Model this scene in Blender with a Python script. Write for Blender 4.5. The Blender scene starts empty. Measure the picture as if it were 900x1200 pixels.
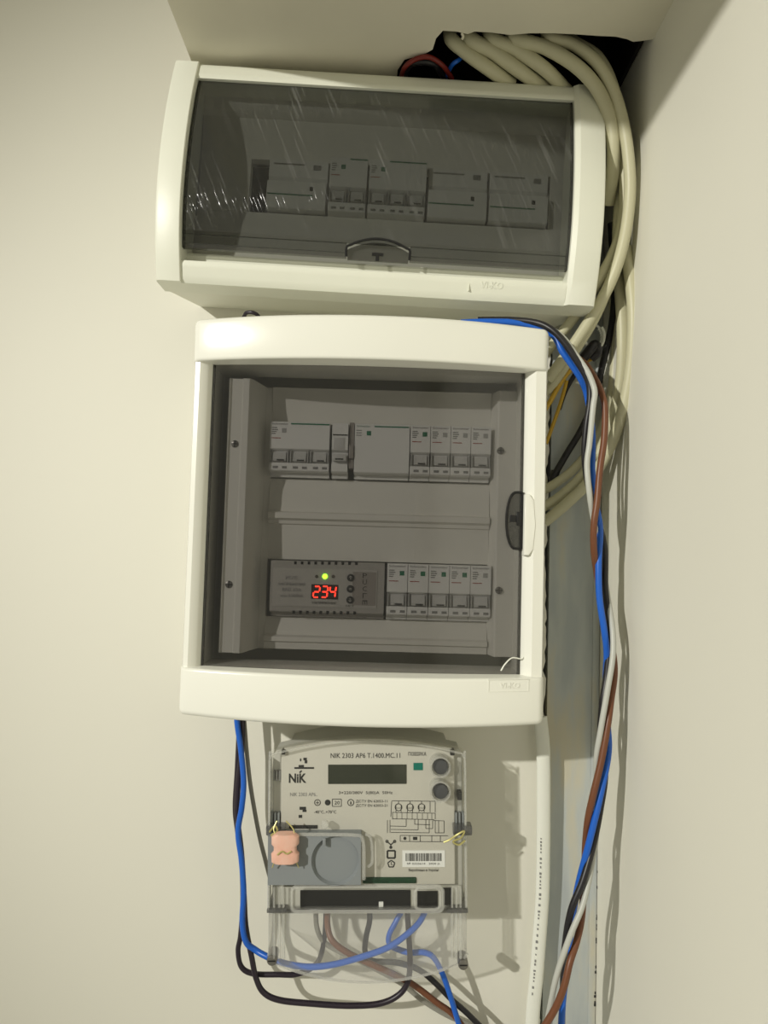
import bpy, bmesh, math, random
from mathutils import Vector, Matrix
random.seed(7)
S = bpy.context.scene
COL = S.collection
R = math.radians

# ------------------------------------------------------------------ camera
F_PX, DIST, ZC = 800.0, 0.69, 1.5          # focal length in px of 900x1200, metres to wall, eye height
ROLL, PITCH = R(1.6), R(3.0)
_r0 = Vector((1, 0, 0)); _u0 = Vector((0, -math.sin(PITCH), math.cos(PITCH)))
FWD = Vector((0, math.cos(PITCH), math.sin(PITCH)))
RIGHT = _r0 * math.cos(ROLL) + _u0 * math.sin(ROLL)
UP = _u0 * math.cos(ROLL) - _r0 * math.sin(ROLL)
CAM = Vector((0, -DIST, ZC))
cd = bpy.data.cameras.new('camera'); cam = bpy.data.objects.new('camera', cd); COL.objects.link(cam)
cd.sensor_width = 36; cd.sensor_fit = 'AUTO'; cd.lens = 36 * F_PX / 1200; cd.clip_start = .01
m = Matrix((RIGHT, UP, -FWD)).transposed().to_4x4(); m.translation = CAM
cam.matrix_world = m
S.camera = cam

# ------------------------------------------------------------------ light, world, exposure
S.view_settings.view_transform = 'Standard'; S.view_settings.look = 'None'
S.view_settings.gamma = 1; S.view_settings.use_curve_mapping = False
S.view_settings.exposure = 0.0
w = bpy.data.worlds.new('room'); S.world = w; w.use_nodes = True
bg = w.node_tree.nodes['Background']; bg.inputs[0].default_value = (1.0, .955, .76, 1); bg.inputs[1].default_value = .315
ld = bpy.data.lights.new('ceiling_spot_lamp', 'SPOT'); ld.shadow_soft_size = .022
ld.spot_size = R(45); ld.spot_blend = 1.0; ld.energy = 178; ld.color = (1, .972, .885)
lamp = bpy.data.objects.new('ceiling_spot_lamp', ld); COL.objects.link(lamp)
lamp.location = (-1.5, -1.8, ZC + .68)
lamp.rotation_euler = (Vector((.22, -.1, ZC - .11)) - lamp.location).to_track_quat('-Z', 'Y').to_euler()

# ------------------------------------------------------------------ helpers
def at(u, v, h):
    """photo pixel (900x1200) -> world point h metres in front of the back wall"""
    d = FWD + RIGHT * ((u - 450) / F_PX) - UP * ((v - 600) / F_PX)
    return CAM + d * ((DIST - h) / d.y)

class Frame:
    def __init__(s, X, Z, rot=0):
        s.o = Vector((X, 0, ZC + Z)); s.rot = R(rot); s.m = Matrix.Rotation(s.rot, 3, 'Y')
    def loc(s, u, v, h):
        p = s.m.transposed() @ (at(u, v, h) - s.o); return p.x, p.z
    def world(s, x, h, z): return s.o + s.m @ Vector((x, -h, z))

def nodes(name):
    mt = bpy.data.materials.new(name); mt.use_nodes = True
    nt = mt.node_tree; return mt, nt, nt.nodes['Principled BSDF']

def plastic(name, col, rough=.4, spec=.5, metal=0, bump=0, bscale=400, noise=0, nscale=8, emit=None, es=0, col2=None):
    mt, nt, b = nodes(name)
    b.inputs['Base Color'].default_value = (*col, 1); b.inputs['Roughness'].default_value = rough
    b.inputs['Specular IOR Level'].default_value = spec; b.inputs['Metallic'].default_value = metal
    tc = nt.nodes.new('ShaderNodeTexCoord')
    if noise:
        n = nt.nodes.new('ShaderNodeTexNoise'); n.inputs['Scale'].default_value = nscale; n.inputs['Detail'].default_value = 6
        nt.links.new(tc.outputs['Object'], n.inputs['Vector'])
        mx = nt.nodes.new('ShaderNodeMix'); mx.data_type = 'RGBA'
        c2 = col2 or tuple(c * (1 - noise) for c in col)
        mx.inputs[6].default_value = (*col, 1); mx.inputs[7].default_value = (*c2, 1)
        nt.links.new(n.outputs['Fac'], mx.inputs[0]); nt.links.new(mx.outputs[2], b.inputs['Base Color'])
    if bump:
        n2 = nt.nodes.new('ShaderNodeTexNoise'); n2.inputs['Scale'].default_value = bscale; n2.inputs['Detail'].default_value = 4
        nt.links.new(tc.outputs['Object'], n2.inputs['Vector'])
        bp = nt.nodes.new('ShaderNodeBump'); bp.inputs['Strength'].default_value = bump; bp.inputs['Distance'].default_value = .001
        nt.links.new(n2.outputs['Fac'], bp.inputs['Height']); nt.links.new(bp.outputs[0], b.inputs['Normal'])
    if emit:
        b.inputs['Emission Color'].default_value = (*emit, 1); b.inputs['Emission Strength'].default_value = es
    return mt

def clear(name, tint, rough=.05, ior=1.45, haze=0., hazecol=(.8, .8, .8), refl=1.0):
    """thin tinted transparent plastic: transparent + mirror reflection by Fresnel + a little haze"""
    mt = bpy.data.materials.new(name); mt.use_nodes = True; nt = mt.node_tree; nt.nodes.clear()
    out = nt.nodes.new('ShaderNodeOutputMaterial')
    t = nt.nodes.new('ShaderNodeBsdfTransparent'); t.inputs[0].default_value = (*tint, 1)
    g = nt.nodes.new('ShaderNodeBsdfGlossy'); g.inputs['Roughness'].default_value = rough; g.inputs[0].default_value = (refl, refl, refl, 1)
    fr = nt.nodes.new('ShaderNodeFresnel'); ge = nt.nodes.new('ShaderNodeNewGeometry')
    im = nt.nodes.new('ShaderNodeMix'); im.data_type = 'FLOAT'; im.inputs[2].default_value = ior; im.inputs[3].default_value = 1 / ior
    nt.links.new(ge.outputs['Backfacing'], im.inputs[0]); nt.links.new(im.outputs[0], fr.inputs[0])
    mx = nt.nodes.new('ShaderNodeMixShader'); nt.links.new(fr.outputs[0], mx.inputs[0])
    a = t.outputs[0]
    if haze:
        d = nt.nodes.new('ShaderNodeBsdfDiffuse'); d.inputs[0].default_value = (*hazecol, 1)
        m2 = nt.nodes.new('ShaderNodeMixShader'); m2.inputs[0].default_value = haze
        nt.links.new(t.outputs[0], m2.inputs[1]); nt.links.new(d.outputs[0], m2.inputs[2]); a = m2.outputs[0]
    nt.links.new(a, mx.inputs[1]); nt.links.new(g.outputs[0], mx.inputs[2]); nt.links.new(mx.outputs[0], out.inputs[0])
    return mt

def film_material():
    """clear protective film: long fine scratches and crinkles"""
    mt = clear('protective_film', (.96, .96, .96), .12, 1.2); nt = mt.node_tree
    tc = nt.nodes.new('ShaderNodeTexCoord'); mp = nt.nodes.new('ShaderNodeMapping')
    mp.inputs['Scale'].default_value = (230, 1, 9); mr = nt.nodes.new('ShaderNodeMapping'); mr.inputs['Rotation'].default_value = (0, R(24), 0)
    n = nt.nodes.new('ShaderNodeTexNoise'); n.inputs['Scale'].default_value = 1.6; n.inputs['Detail'].default_value = 3
    n2 = nt.nodes.new('ShaderNodeTexNoise'); n2.inputs['Scale'].default_value = 16; n2.inputs['Detail'].default_value = 3
    nt.links.new(tc.outputs['Object'], mr.inputs[0]); nt.links.new(mr.outputs[0], mp.inputs[0]); nt.links.new(mp.outputs[0], n.inputs['Vector']); nt.links.new(tc.outputs['Object'], n2.inputs['Vector'])
    r1 = nt.nodes.new('ShaderNodeValToRGB'); r1.color_ramp.elements[0].position = .56; r1.color_ramp.elements[1].position = .72
    r2 = nt.nodes.new('ShaderNodeValToRGB'); r2.color_ramp.elements[0].position = .36; r2.color_ramp.elements[1].position = .70
    nt.links.new(n.outputs['Fac'], r1.inputs[0]); nt.links.new(n2.outputs['Fac'], r2.inputs[0])
    mu = nt.nodes.new('ShaderNodeMath'); mu.operation = 'MULTIPLY'; nt.links.new(r1.outputs[0], mu.inputs[0]); nt.links.new(r2.outputs[0], mu.inputs[1])
    mu2 = nt.nodes.new('ShaderNodeMath'); mu2.operation = 'MULTIPLY'; mu2.inputs[1].default_value = .115; nt.links.new(mu.outputs[0], mu2.inputs[0])
    ad = nt.nodes.new('ShaderNodeMath'); ad.operation = 'ADD'; ad.inputs[1].default_value = .012; nt.links.new(mu2.outputs[0], ad.inputs[0])
    df = nt.nodes.new('ShaderNodeBsdfDiffuse'); df.inputs[0].default_value = (.8, .8, .78, 1)
    tr = [x for x in nt.nodes if x.type == 'BSDF_TRANSPARENT'][0]
    fm = [x for x in nt.nodes if x.type == 'MIX_SHADER'][0]
    m2 = nt.nodes.new('ShaderNodeMixShader'); nt.links.new(ad.outputs[0], m2.inputs[0]); nt.links.new(tr.outputs[0], m2.inputs[1]); nt.links.new(df.outputs[0], m2.inputs[2])
    nt.links.new(m2.outputs[0], fm.inputs[1])
    g = [x for x in nt.nodes if x.type == 'BSDF_GLOSSY'][0]
    bp = nt.nodes.new('ShaderNodeBump'); bp.inputs['Strength'].default_value = .8; bp.inputs['Distance'].default_value = .0012
    nt.links.new(n.outputs['Fac'], bp.inputs['Height']); nt.links.new(bp.outputs[0], g.inputs['Normal'])
    return mt

M = dict(
    wall=plastic('painted_wall', (.80, .785, .695), .55, .35, bump=.10, bscale=60, noise=.05, nscale=3),
    soffit=plastic('soffit_plaster', (.80, .765, .63), .7, .3, bump=.35, bscale=45, noise=.14, nscale=14),
    cavity=plastic('cavity_shade', (.035, .032, .028), .9, .1, noise=.4, nscale=30),  # dark colour stands in for the shade inside recess and hole
    cover=plastic('white_abs', (.86, .86, .785), .20, .5, bump=.03, bscale=900),
    frame=plastic('white_abs_scuffed', (.83, .84, .73), .38, .45, noise=.06, nscale=25, bump=.05, bscale=500),
    base=plastic('white_base_plastic', (.82, .82, .715), .45, .4, bump=.03),
    panel=plastic('inner_panel_plastic', (.80, .79, .73), .5, .35),
    dark=plastic('black_plastic', (.012, .012, .012), .4, .4),
    darkgap=plastic('slot_shade', (.006, .006, .006), .8, .1),  # near-black colour stands in for the shade inside gaps and vent holes
    door=clear('smoked_door', (.677, .672, .672), .06, 1.42, .008, (.5, .5, .5)),
    udoor=clear('dark_smoked_door', (.555, .56, .55), .10, 1.36, .008, (.5, .5, .48)),
    latch=clear('latch_plastic', (.50, .50, .48), .2, 1.3, .05, (.5, .5, .48)),
    film=film_material(),
    brk=plastic('breaker_plastic', (.82, .82, .80), .4, .4),
    brkgrey=plastic('breaker_grey_plastic', (.40, .40, .39), .45, .4),
    toggle=plastic('toggle_plastic', (.60, .60, .585), .4, .4),
    green=plastic('green_print', (.008, .17, .085), .5, .3),
    ink=plastic('dark_print', (.035, .035, .033), .6, .2),
    inkgrey=plastic('grey_print', (.25, .25, .245), .6, .2),
    redprint=plastic('red_print', (.35, .06, .05), .6, .2),
    relay=plastic('relay_grey_plastic', (.40, .385, .355), .5, .35),
    relayface=plastic('relay_label', (.47, .455, .42), .5, .3),
    relaydark=plastic('relay_window', (.30, .27, .245), .4, .4),
    led=plastic('red_segment', (.9, .02, .01), .4, .2, emit=(1.0, .035, .015), es=5.0),
    ledbg=plastic('display_window', (.03, .005, .005), .3, .4),
    ledoff=plastic('led_off', (.09, .075, .06), .3, .4),
    ledg=plastic('green_led', (.3, .9, .05), .4, .2, emit=(.32, 1.0, .03), es=6.0),
    screw=plastic('screw_steel', (.25, .24, .22), .35, .5, metal=.8),
    mbase=plastic('meter_base_plastic', (.50, .495, .45), .5, .35),
    mface=plastic('meter_faceplate', (.57, .555, .50), .5, .35),
    mgrey=plastic('meter_module_grey', (.235, .255, .265), .5, .35, bump=.04, bscale=800),
    lcd=plastic('lcd_glass', (.032, .037, .024), .12, .5),
    lens=plastic('button_grey', (.075, .077, .08), .35, .5),
    mclear=clear('clear_polycarbonate', (.965, .965, .95), .06, 1.40, .008, (.8, .8, .78)),
    rim=clear('clear_rim', (.92, .92, .905), .08, 1.5, .22, (.85, .85, .82)),  # whitish haze also serves as painted edge highlight
    frost=clear('hazy_polycarbonate', (.98, .98, .975), .12, 1.35, .13, (.85, .85, .84)),
    edge=clear('hazy_edge', (.85, .85, .83), .2, 1.4, .55, (.62, .62, .58)),
    smoke=clear('smoky_edge', (.55, .55, .55), .1, 1.45, .20, (.25, .25, .26)),
    sticker=plastic('white_label', (.80, .81, .80), .5, .3),
    teal=plastic('green_sticker', (.0, .17, .125), .5, .3),
    pcb=plastic('circuit_board', (.012, .075, .03), .4, .4, noise=.8, nscale=300),
    pink=plastic('pink_seal', (.80, .40, .29), .35, .5, noise=.3, nscale=140, col2=(.80, .56, .46)),
    gold=plastic('twisted_seal_wire', (.55, .50, .20), .35, .5, metal=.4),
    beige=plastic('beige_sheath', (.56, .54, .375), .42, .45, bump=.05, bscale=200),
    white_w=plastic('white_sheath', (.83, .84, .76), .42, .45),
    blue=plastic('blue_insulation', (.010, .115, .56), .35, .5),
    black=plastic('black_insulation', (.012, .011, .014), .4, .5),
    purple=plastic('dark_insulation', (.020, .013, .022), .38, .5),
    greyw=plastic('grey_insulation', (.50, .51, .47), .4, .45),
    dimgrey=plastic('dull_grey_insulation', (.30, .29, .25), .45, .4),
    brown=plastic('brown_insulation', (.165, .060, .026), .4, .45),
    red=plastic('red_insulation', (.16, .012, .008), .4, .45),
    yellow=plastic('yellow_insulation', (.55, .34, .03), .4, .45),
)

def steel_material():
    mt, nt, b = nodes('galvanised_steel')
    b.inputs['Roughness'].default_value = .55; b.inputs['Metallic'].default_value = .15
    tc = nt.nodes.new('ShaderNodeTexCoord'); mp = nt.nodes.new('ShaderNodeMapping'); mp.inputs['Scale'].default_value = (26, 10, 5)
    n = nt.nodes.new('ShaderNodeTexNoise'); n.inputs['Scale'].default_value = 1.3; n.inputs['Detail'].default_value = 5
    nt.links.new(tc.outputs['Object'], mp.inputs[0]); nt.links.new(mp.outputs[0], n.inputs['Vector'])
    rp = nt.nodes.new('ShaderNodeValToRGB'); e = rp.color_ramp.elements
    e[0].position = .40; e[0].color = (.43, .465, .475, 1); e[1].position = .62; e[1].color = (.58, .55, .44, 1)
    e2 = rp.color_ramp.elements.new(.51); e2.color = (.50, .53, .52, 1)
    nt.links.new(n.outputs['Fac'], rp.inputs[0]); nt.links.new(rp.outputs[0], b.inputs['Base Color'])
    return mt
M['steel'] = steel_material()

def finish(name, bm, mat, parent=None, angle=35, loc=None):
    me = bpy.data.meshes.new(name); bmesh.ops.recalc_face_normals(bm, faces=bm.faces[:]); bm.to_mesh(me); bm.free()
    for p in me.polygons: p.use_smooth = True
    me.set_sharp_from_angle(angle=R(angle))
    o = bpy.data.objects.new(name, me); COL.objects.link(o); me.materials.append(M[mat] if isinstance(mat, str) else mat)
    if parent: o.parent = parent
    if loc is not None: o.location = loc
    return o

def tag(o, label, cat, group=None):
    o['label'] = label; o['category'] = cat
    if group: o['group'] = group
    return o

def stuff(o):
    o['kind'] = 'stuff'; return o

def struct(o, label=None):
    o['kind'] = 'structure'
    if label: o['label'] = label
    return o

def thing(name, label, cat, fr, x=0, h=0, z=0, group=None):
    o = bpy.data.objects.new(name, None); COL.objects.link(o); o.empty_display_size = .02
    o.location = fr.world(x, h, z); o.rotation_euler = (0, fr.rot, 0)
    return tag(o, label, cat, group)

def box(bm, x0, x1, h0, h1, z0, z1, bev=0, seg=2):
    vs = [bm.verts.new((x, -h, z)) for x in (x0, x1) for h in (h0, h1) for z in (z0, z1)]
    fs = [bm.faces.new([vs[i] for i in q]) for q in ((0, 1, 3, 2), (4, 6, 7, 5), (0, 4, 5, 1), (2, 3, 7, 6), (0, 2, 6, 4), (1, 5, 7, 3))]
    if bev:
        es = list({e for f in fs for e in f.edges})
        bmesh.ops.bevel(bm, geom=es, offset=bev, segments=seg, affect='EDGES', profile=.5)

def bx(name, mat, parent, *a, **k):
    bm = bmesh.new(); box(bm, *a, **k); return finish(name, bm, mat, parent)

def prism(bm, pts, h0, h1, bev=0, seg=3):
    """outline pts (x,z) extruded from h0 (back) to h1 (front); bev rounds the front edge"""
    b = [bm.verts.new((x, -h0, z)) for x, z in pts]; f = [bm.verts.new((x, -h1, z)) for x, z in pts]
    n = len(pts); bm.faces.new(b); ff = bm.faces.new(f)
    for i in range(n): bm.faces.new((b[i], b[(i + 1) % n], f[(i + 1) % n], f[i]))
    if bev: bmesh.ops.bevel(bm, geom=list(ff.edges), offset=bev, segments=seg, affect='EDGES', profile=.5)

def loft(bm, secs, cap=True):
    """list of sections, each a list of (x,y,z) with equal counts, closed polygons"""
    rs = [[bm.verts.new(p) for p in s] for s in secs]; n = len(rs[0])
    for a, b in zip(rs, rs[1:]):
        for i in range(n): bm.faces.new((a[i], a[(i + 1) % n], b[(i + 1) % n], b[i]))
    if cap: bm.faces.new(rs[0]); bm.faces.new(rs[-1])

def cyl(bm, x, z, h0, h1, r, n=24, bev=0, r1=None):
    pts0 = [(x + r * math.cos(2 * math.pi * i / n), -h0, z + r * math.sin(2 * math.pi * i / n)) for i in range(n)]
    q = r if r1 is None else r1
    pts1 = [(x + q * math.cos(2 * math.pi * i / n), -h1, z + q * math.sin(2 * math.pi * i / n)) for i in range(n)]
    a = [bm.verts.new(p) for p in pts0]; b = [bm.verts.new(p) for p in pts1]
    bm.faces.new(a); f = bm.faces.new(b)
    for i in range(n): bm.faces.new((a[i], a[(i + 1) % n], b[(i + 1) % n], b[i]))
    if bev: bmesh.ops.bevel(bm, geom=list(f.edges), offset=bev, segments=2, affect='EDGES', profile=.5)

def ring(bm, x, z, h0, h1, ro, ri, n=28):
    rs = []
    for r, h in ((ro, h0), (ro, h1), (ri, h1), (ri, h0)):
        rs.append([bm.verts.new((x + r * math.cos(2 * math.pi * i / n), -h, z + r * math.sin(2 * math.pi * i / n))) for i in range(n)])
    for k in range(4):
        a, b = rs[k], rs[(k + 1) % 4]
        for i in range(n): bm.faces.new((a[i], a[(i + 1) % n], b[(i + 1) % n], b[i]))

def seg2(bm, p, q, wd, h):
    """flat printed line p->q (x,z) of width wd at height h"""
    dx, dz = q[0] - p[0], q[1] - p[1]; l = math.hypot(dx, dz) or 1; nx, nz = -dz / l * wd / 2, dx / l * wd / 2
    bm.faces.new([bm.verts.new(c) for c in ((p[0] + nx, -h, p[1] + nz), (p[0] - nx, -h, p[1] - nz), (q[0] - nx, -h, q[1] - nz), (q[0] + nx, -h, q[1] + nz))])

def rr(x0, x1, z0, z1, r, n=5):
    pts = []
    for cx, cz, a in ((x1 - r, z1 - r, 0), (x0 + r, z1 - r, 90), (x0 + r, z0 + r, 180), (x1 - r, z0 + r, 270)):
        for i in range(n + 1):
            t = R(a + 90 * i / n); pts.append((cx + r * math.cos(t), cz + r * math.sin(t)))
    return pts

def text(name, body, parent, mat, x, z, h, width=None, height=None, rot=0, extr=.00006, bold=0, lines=1.0):
    cu = bpy.data.curves.new(name, 'FONT'); cu.body = body; cu.align_x = 'CENTER'; cu.align_y = 'CENTER'
    cu.size = .01; cu.extrude = extr; cu.offset = bold; cu.resolution_u = 2; cu.space_line = lines
    t = bpy.data.objects.new(name, cu); COL.objects.link(t)
    dg = bpy.context.evaluated_depsgraph_get()
    me = bpy.data.meshes.new_from_object(t.evaluated_get(dg)); bpy.data.objects.remove(t)
    if not me.vertices: return None
    xs = [v.co.x for v in me.vertices]; ys = [v.co.y for v in me.vertices]
    cx, cy = (min(xs) + max(xs)) / 2, (min(ys) + max(ys)) / 2
    sx = width / (max(xs) - min(xs)) if width else None; sy = height / (max(ys) - min(ys)) if height else None
    sx = sx or sy; sy = sy or sx; c, s_ = math.cos(R(rot)), math.sin(R(rot))
    for v in me.vertices:
        a, b = (v.co.x - cx) * sx, (v.co.y - cy) * sy
        v.co = Vector((x + a * c - b * s_, -h - v.co.z, z + a * s_ + b * c))
    me.materials.clear(); me.materials.append(M[mat]); me.name = name
    o = bpy.data.objects.new(name, me); COL.objects.link(o); o.parent = parent
    return o

def catmull(P, k=8):
    P = [P[0] * 2 - P[1]] + P + [P[-1] * 2 - P[-2]]; out = []
    for i in range(1, len(P) - 2):
        a, b, c, d = P[i - 1:i + 3]
        for j in range(k):
            t = j / k
            out.append(.5 * ((2 * b) + (c - a) * t + (2 * a - 5 * b + 4 * c - d) * t * t + (3 * b - a - 3 * c + d) * t ** 3))
    out.append(P[-2]); return out

def tube_bm(bm, P, r, n=10, k=8, flat=None):
    C = catmull(P, k); rows = []
    T = [(C[min(i + 1, len(C) - 1)] - C[max(i - 1, 0)]).normalized() for i in range(len(C))]
    nrm = T[0].cross(Vector((0, -1, 0)));  nrm = nrm.normalized() if nrm.length > 1e-4 else Vector((1, 0, 0))
    for p, t in zip(C, T):
        if flat: nrm = t.cross(Vector((0, -1, 0))).normalized()
        nrm = (nrm - t * nrm.dot(t)).normalized(); bn = t.cross(nrm)
        r2 = flat or r
        rows.append([bm.verts.new(p + nrm * (r * math.cos(2 * math.pi * i / n)) + bn * (r2 * math.sin(2 * math.pi * i / n))) for i in range(n)])
    for a, b in zip(rows, rows[1:]):
        for i in range(n): bm.faces.new((a[i], a[(i + 1) % n], b[(i + 1) % n], b[i]))
    bm.faces.new(rows[0]); bm.faces.new(rows[-1])

def cable(name, label, mat, pix, r, cat='wire', group=None, n=10, flat=None, parent=None):
    """pix: (u, v, h in mm) photo pixels with the height off the back wall"""
    P = [at(u, v, h / 1000) for u, v, h in pix]
    if pix[-1][1] >= 1204:                                   # it goes on below the picture
        d = (P[-1] - P[-2]).normalized(); P += [P[-1] + d * .03, P[-1] + d * .05 + Vector((0, 0, -.06)), P[-1] + d * .06 + Vector((0, 0, -.30))]
    o0 = P[len(P) // 2].copy()
    bm = bmesh.new(); tube_bm(bm, [p - o0 for p in P], r, n, flat=flat)
    o = finish(name, bm, mat, parent, 60, o0)
    if label: tag(o, label, cat, group)
    return o

# ------------------------------------------------------------------ the setting
XW = .221                      # right wall
ZS = ZC + .445                 # underside of the lowered ceiling
XS = -.190                     # its left edge
# back wall: a sheet with a ragged, unfinished right edge
bm = bmesh.new()
edge = []
z = ZC - 1.1
while z < ZC + 1.2:
    zz = (z - ZC) * 1000
    x = .1655 - .0000 * zz + random.uniform(-.0012, .0012)
    if random.random() < .10: x -= random.uniform(.001, .003)
    if 30 < zz < 50 or -12 < zz < 4: x -= .004 * random.random()
    edge.append((x, z)); z += random.uniform(.004, .010)
prism(bm, [(-2.2, ZC - 1.1)] + edge[1:-1] + [(-2.2, ZC + 1.2)][::-1], -.0125, 0)
struct(finish('wall_back', bm, 'wall'), 'cream painted back wall with a ragged unfinished edge beside the steel channel')
bm = bmesh.new(); box(bm, XW, XW + .02, -.08, 1.6, ZC - 1.1, ZC + 1.2)
struct(finish('wall_right', bm, 'wall'), 'cream painted side wall meeting the back wall at the cable corner')
# recess behind the ragged edge, its shade put in as dark colour
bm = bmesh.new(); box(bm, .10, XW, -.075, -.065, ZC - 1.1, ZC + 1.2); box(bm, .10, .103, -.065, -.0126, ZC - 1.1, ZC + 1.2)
struct(finish('wall_recess', bm, 'cavity'), 'dark-coloured shade backing behind the unfinished edge of the back wall')
# lowered ceiling with the broken-out hole in its corner
hl = []
for u, v in ((466, 82), (474, 70), (489, 66), (500, 62), (507, 58), (511, 45), (519, 36), (535, 37), (548, 40), (556, 37), (575, 38), (598, 41), (620, 39), (648, 39), (672, 40), (700, 42), (722, 43), (735, 46), (742, 49), (752, 48), (765, 46)):
    d = at(u, v, .1) - CAM; p = CAM + d * ((ZS - ZC) / d.z); hl.append((min(p.x, XW), p.y))
pts = [(XS, 0), (XS, -1.25), (XW, -1.25), (XW, hl[-1][1])] + hl[::-1][1:] + [(hl[0][0] - .004, 0)]
bm = bmesh.new()
lo = [bm.verts.new((x, y, ZS)) for x, y in pts]; up = [bm.verts.new((x, y, ZS + .0125)) for x, y in pts]
bm.faces.new(lo); bm.faces.new(up)
for i in range(len(pts)):
    j = (i + 1) % len(pts); bm.faces.new((lo[i], lo[j], up[j], up[i]))
ceil = struct(finish('ceiling', bm, 'soffit'), 'lowered plaster ceiling with a ragged hole broken out for cables')
bm = bmesh.new()
box(bm, XS, XS + .0125, 0, 1.25, ZS + .0125, ZC + 1.2)
finish('ceiling_side_panel', bm, 'soffit', ceil)
bm = bmesh.new()
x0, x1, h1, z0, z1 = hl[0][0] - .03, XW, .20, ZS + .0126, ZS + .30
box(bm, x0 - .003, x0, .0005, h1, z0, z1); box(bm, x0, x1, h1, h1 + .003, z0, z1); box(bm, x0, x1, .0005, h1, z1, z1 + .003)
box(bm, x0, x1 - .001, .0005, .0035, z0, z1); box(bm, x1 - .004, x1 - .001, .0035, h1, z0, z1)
finish('hole_shade_lining', bm, 'cavity', ceil)  # added dark lining keeps light out and colours the hole as shade
# tattered paper fibres along the hole edge
for u, v, l in ((541, 39, 4),):
    d = at(u, v, .1) - CAM; p = CAM + d * ((ZS - ZC) / d.z)
    bm = bmesh.new(); tube_bm(bm, [p, p + Vector((.0015, .001, -l * .0005)), p + Vector((.0005, .002, -l * .001))], .0011, 6, 3)
    finish('torn_paper', bm, 'soffit', ceil)
# galvanised steel channel in the corner
bm = bmesh.new()
box(bm, .1690, XW - .0006, -.0050, -.0035, ZC - 1.05, ZC + .44)
box(bm, .1690, .1700, -.045, -.0050, ZC - 1.05, ZC + .44)
box(bm, XW - .0075, XW - .0006, -.0035, -.0022, ZC - 1.05, ZC + .44, bev=.0005)
st = finish('steel_channel', bm, 'steel'); tag(st, 'grey galvanised steel channel with plaster smears and printed dots in the wall corner', 'steel channel')
bm = bmesh.new()
for v in (1018, 1022, 1036, 1069, 1072, 1080, 1084, 1096, 1099, 1128, 1134, 1158, 1162, 1169, 1172):
    p = at(701 - (v - 1018) * .028, v, -.0095); wv = random.uniform(.0005, .0011)
    box(bm, p.x - wv - .0020, p.x + wv - .0020, -.0036, -.0020, p.z - .0012, p.z + .0012)
stuff(finish('printed_dots', bm, 'ink', st))

# ------------------------------------------------------------------ frames
LF = Frame(-.0147, .0240, 0)          # large two-row box
UF = Frame(-.0100, .3290, 1.9)        # upper wide box
MF = Frame(-.0062, -.2750, -1.7)      # meter

# ------------------------------------------------------------------ devices on the rails
def dev_body(bm, wd, zt, zb, hf, h0, tz=None):
    """modular device seen from the front: nose, toggle trough, lower lip, shoulder"""
    H = zt - zb
    if tz is None:
        sec = [(h0, zt), (hf - .0008, zt), (hf, zt - .0008), (hf, zb + .0008), (hf - .0008, zb), (hf - .010, zb - .001), (hf - .0105, zb - .005), (h0, zb - .005)]
    else:
        a, b = zt - H * .56, zt - H * .83
        sec = [(h0, zt), (hf - .0008, zt), (hf, zt - .0008), (hf, a + .0005), (hf - .0005, a), (hf - .0050, a - .0016), (hf - .0044, b), (hf - .0012, b - .0003), (hf - .0009, zb + .0008),
               (hf - .0016, zb), (hf - .010, zb - .001), (hf - .0105, zb - .005), (h0, zb - .005)]
    g = .00025
    loft(bm, [[(x, -h, z) for h, z in sec] for x in (-wd / 2 + g, wd / 2 - g)])

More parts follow.
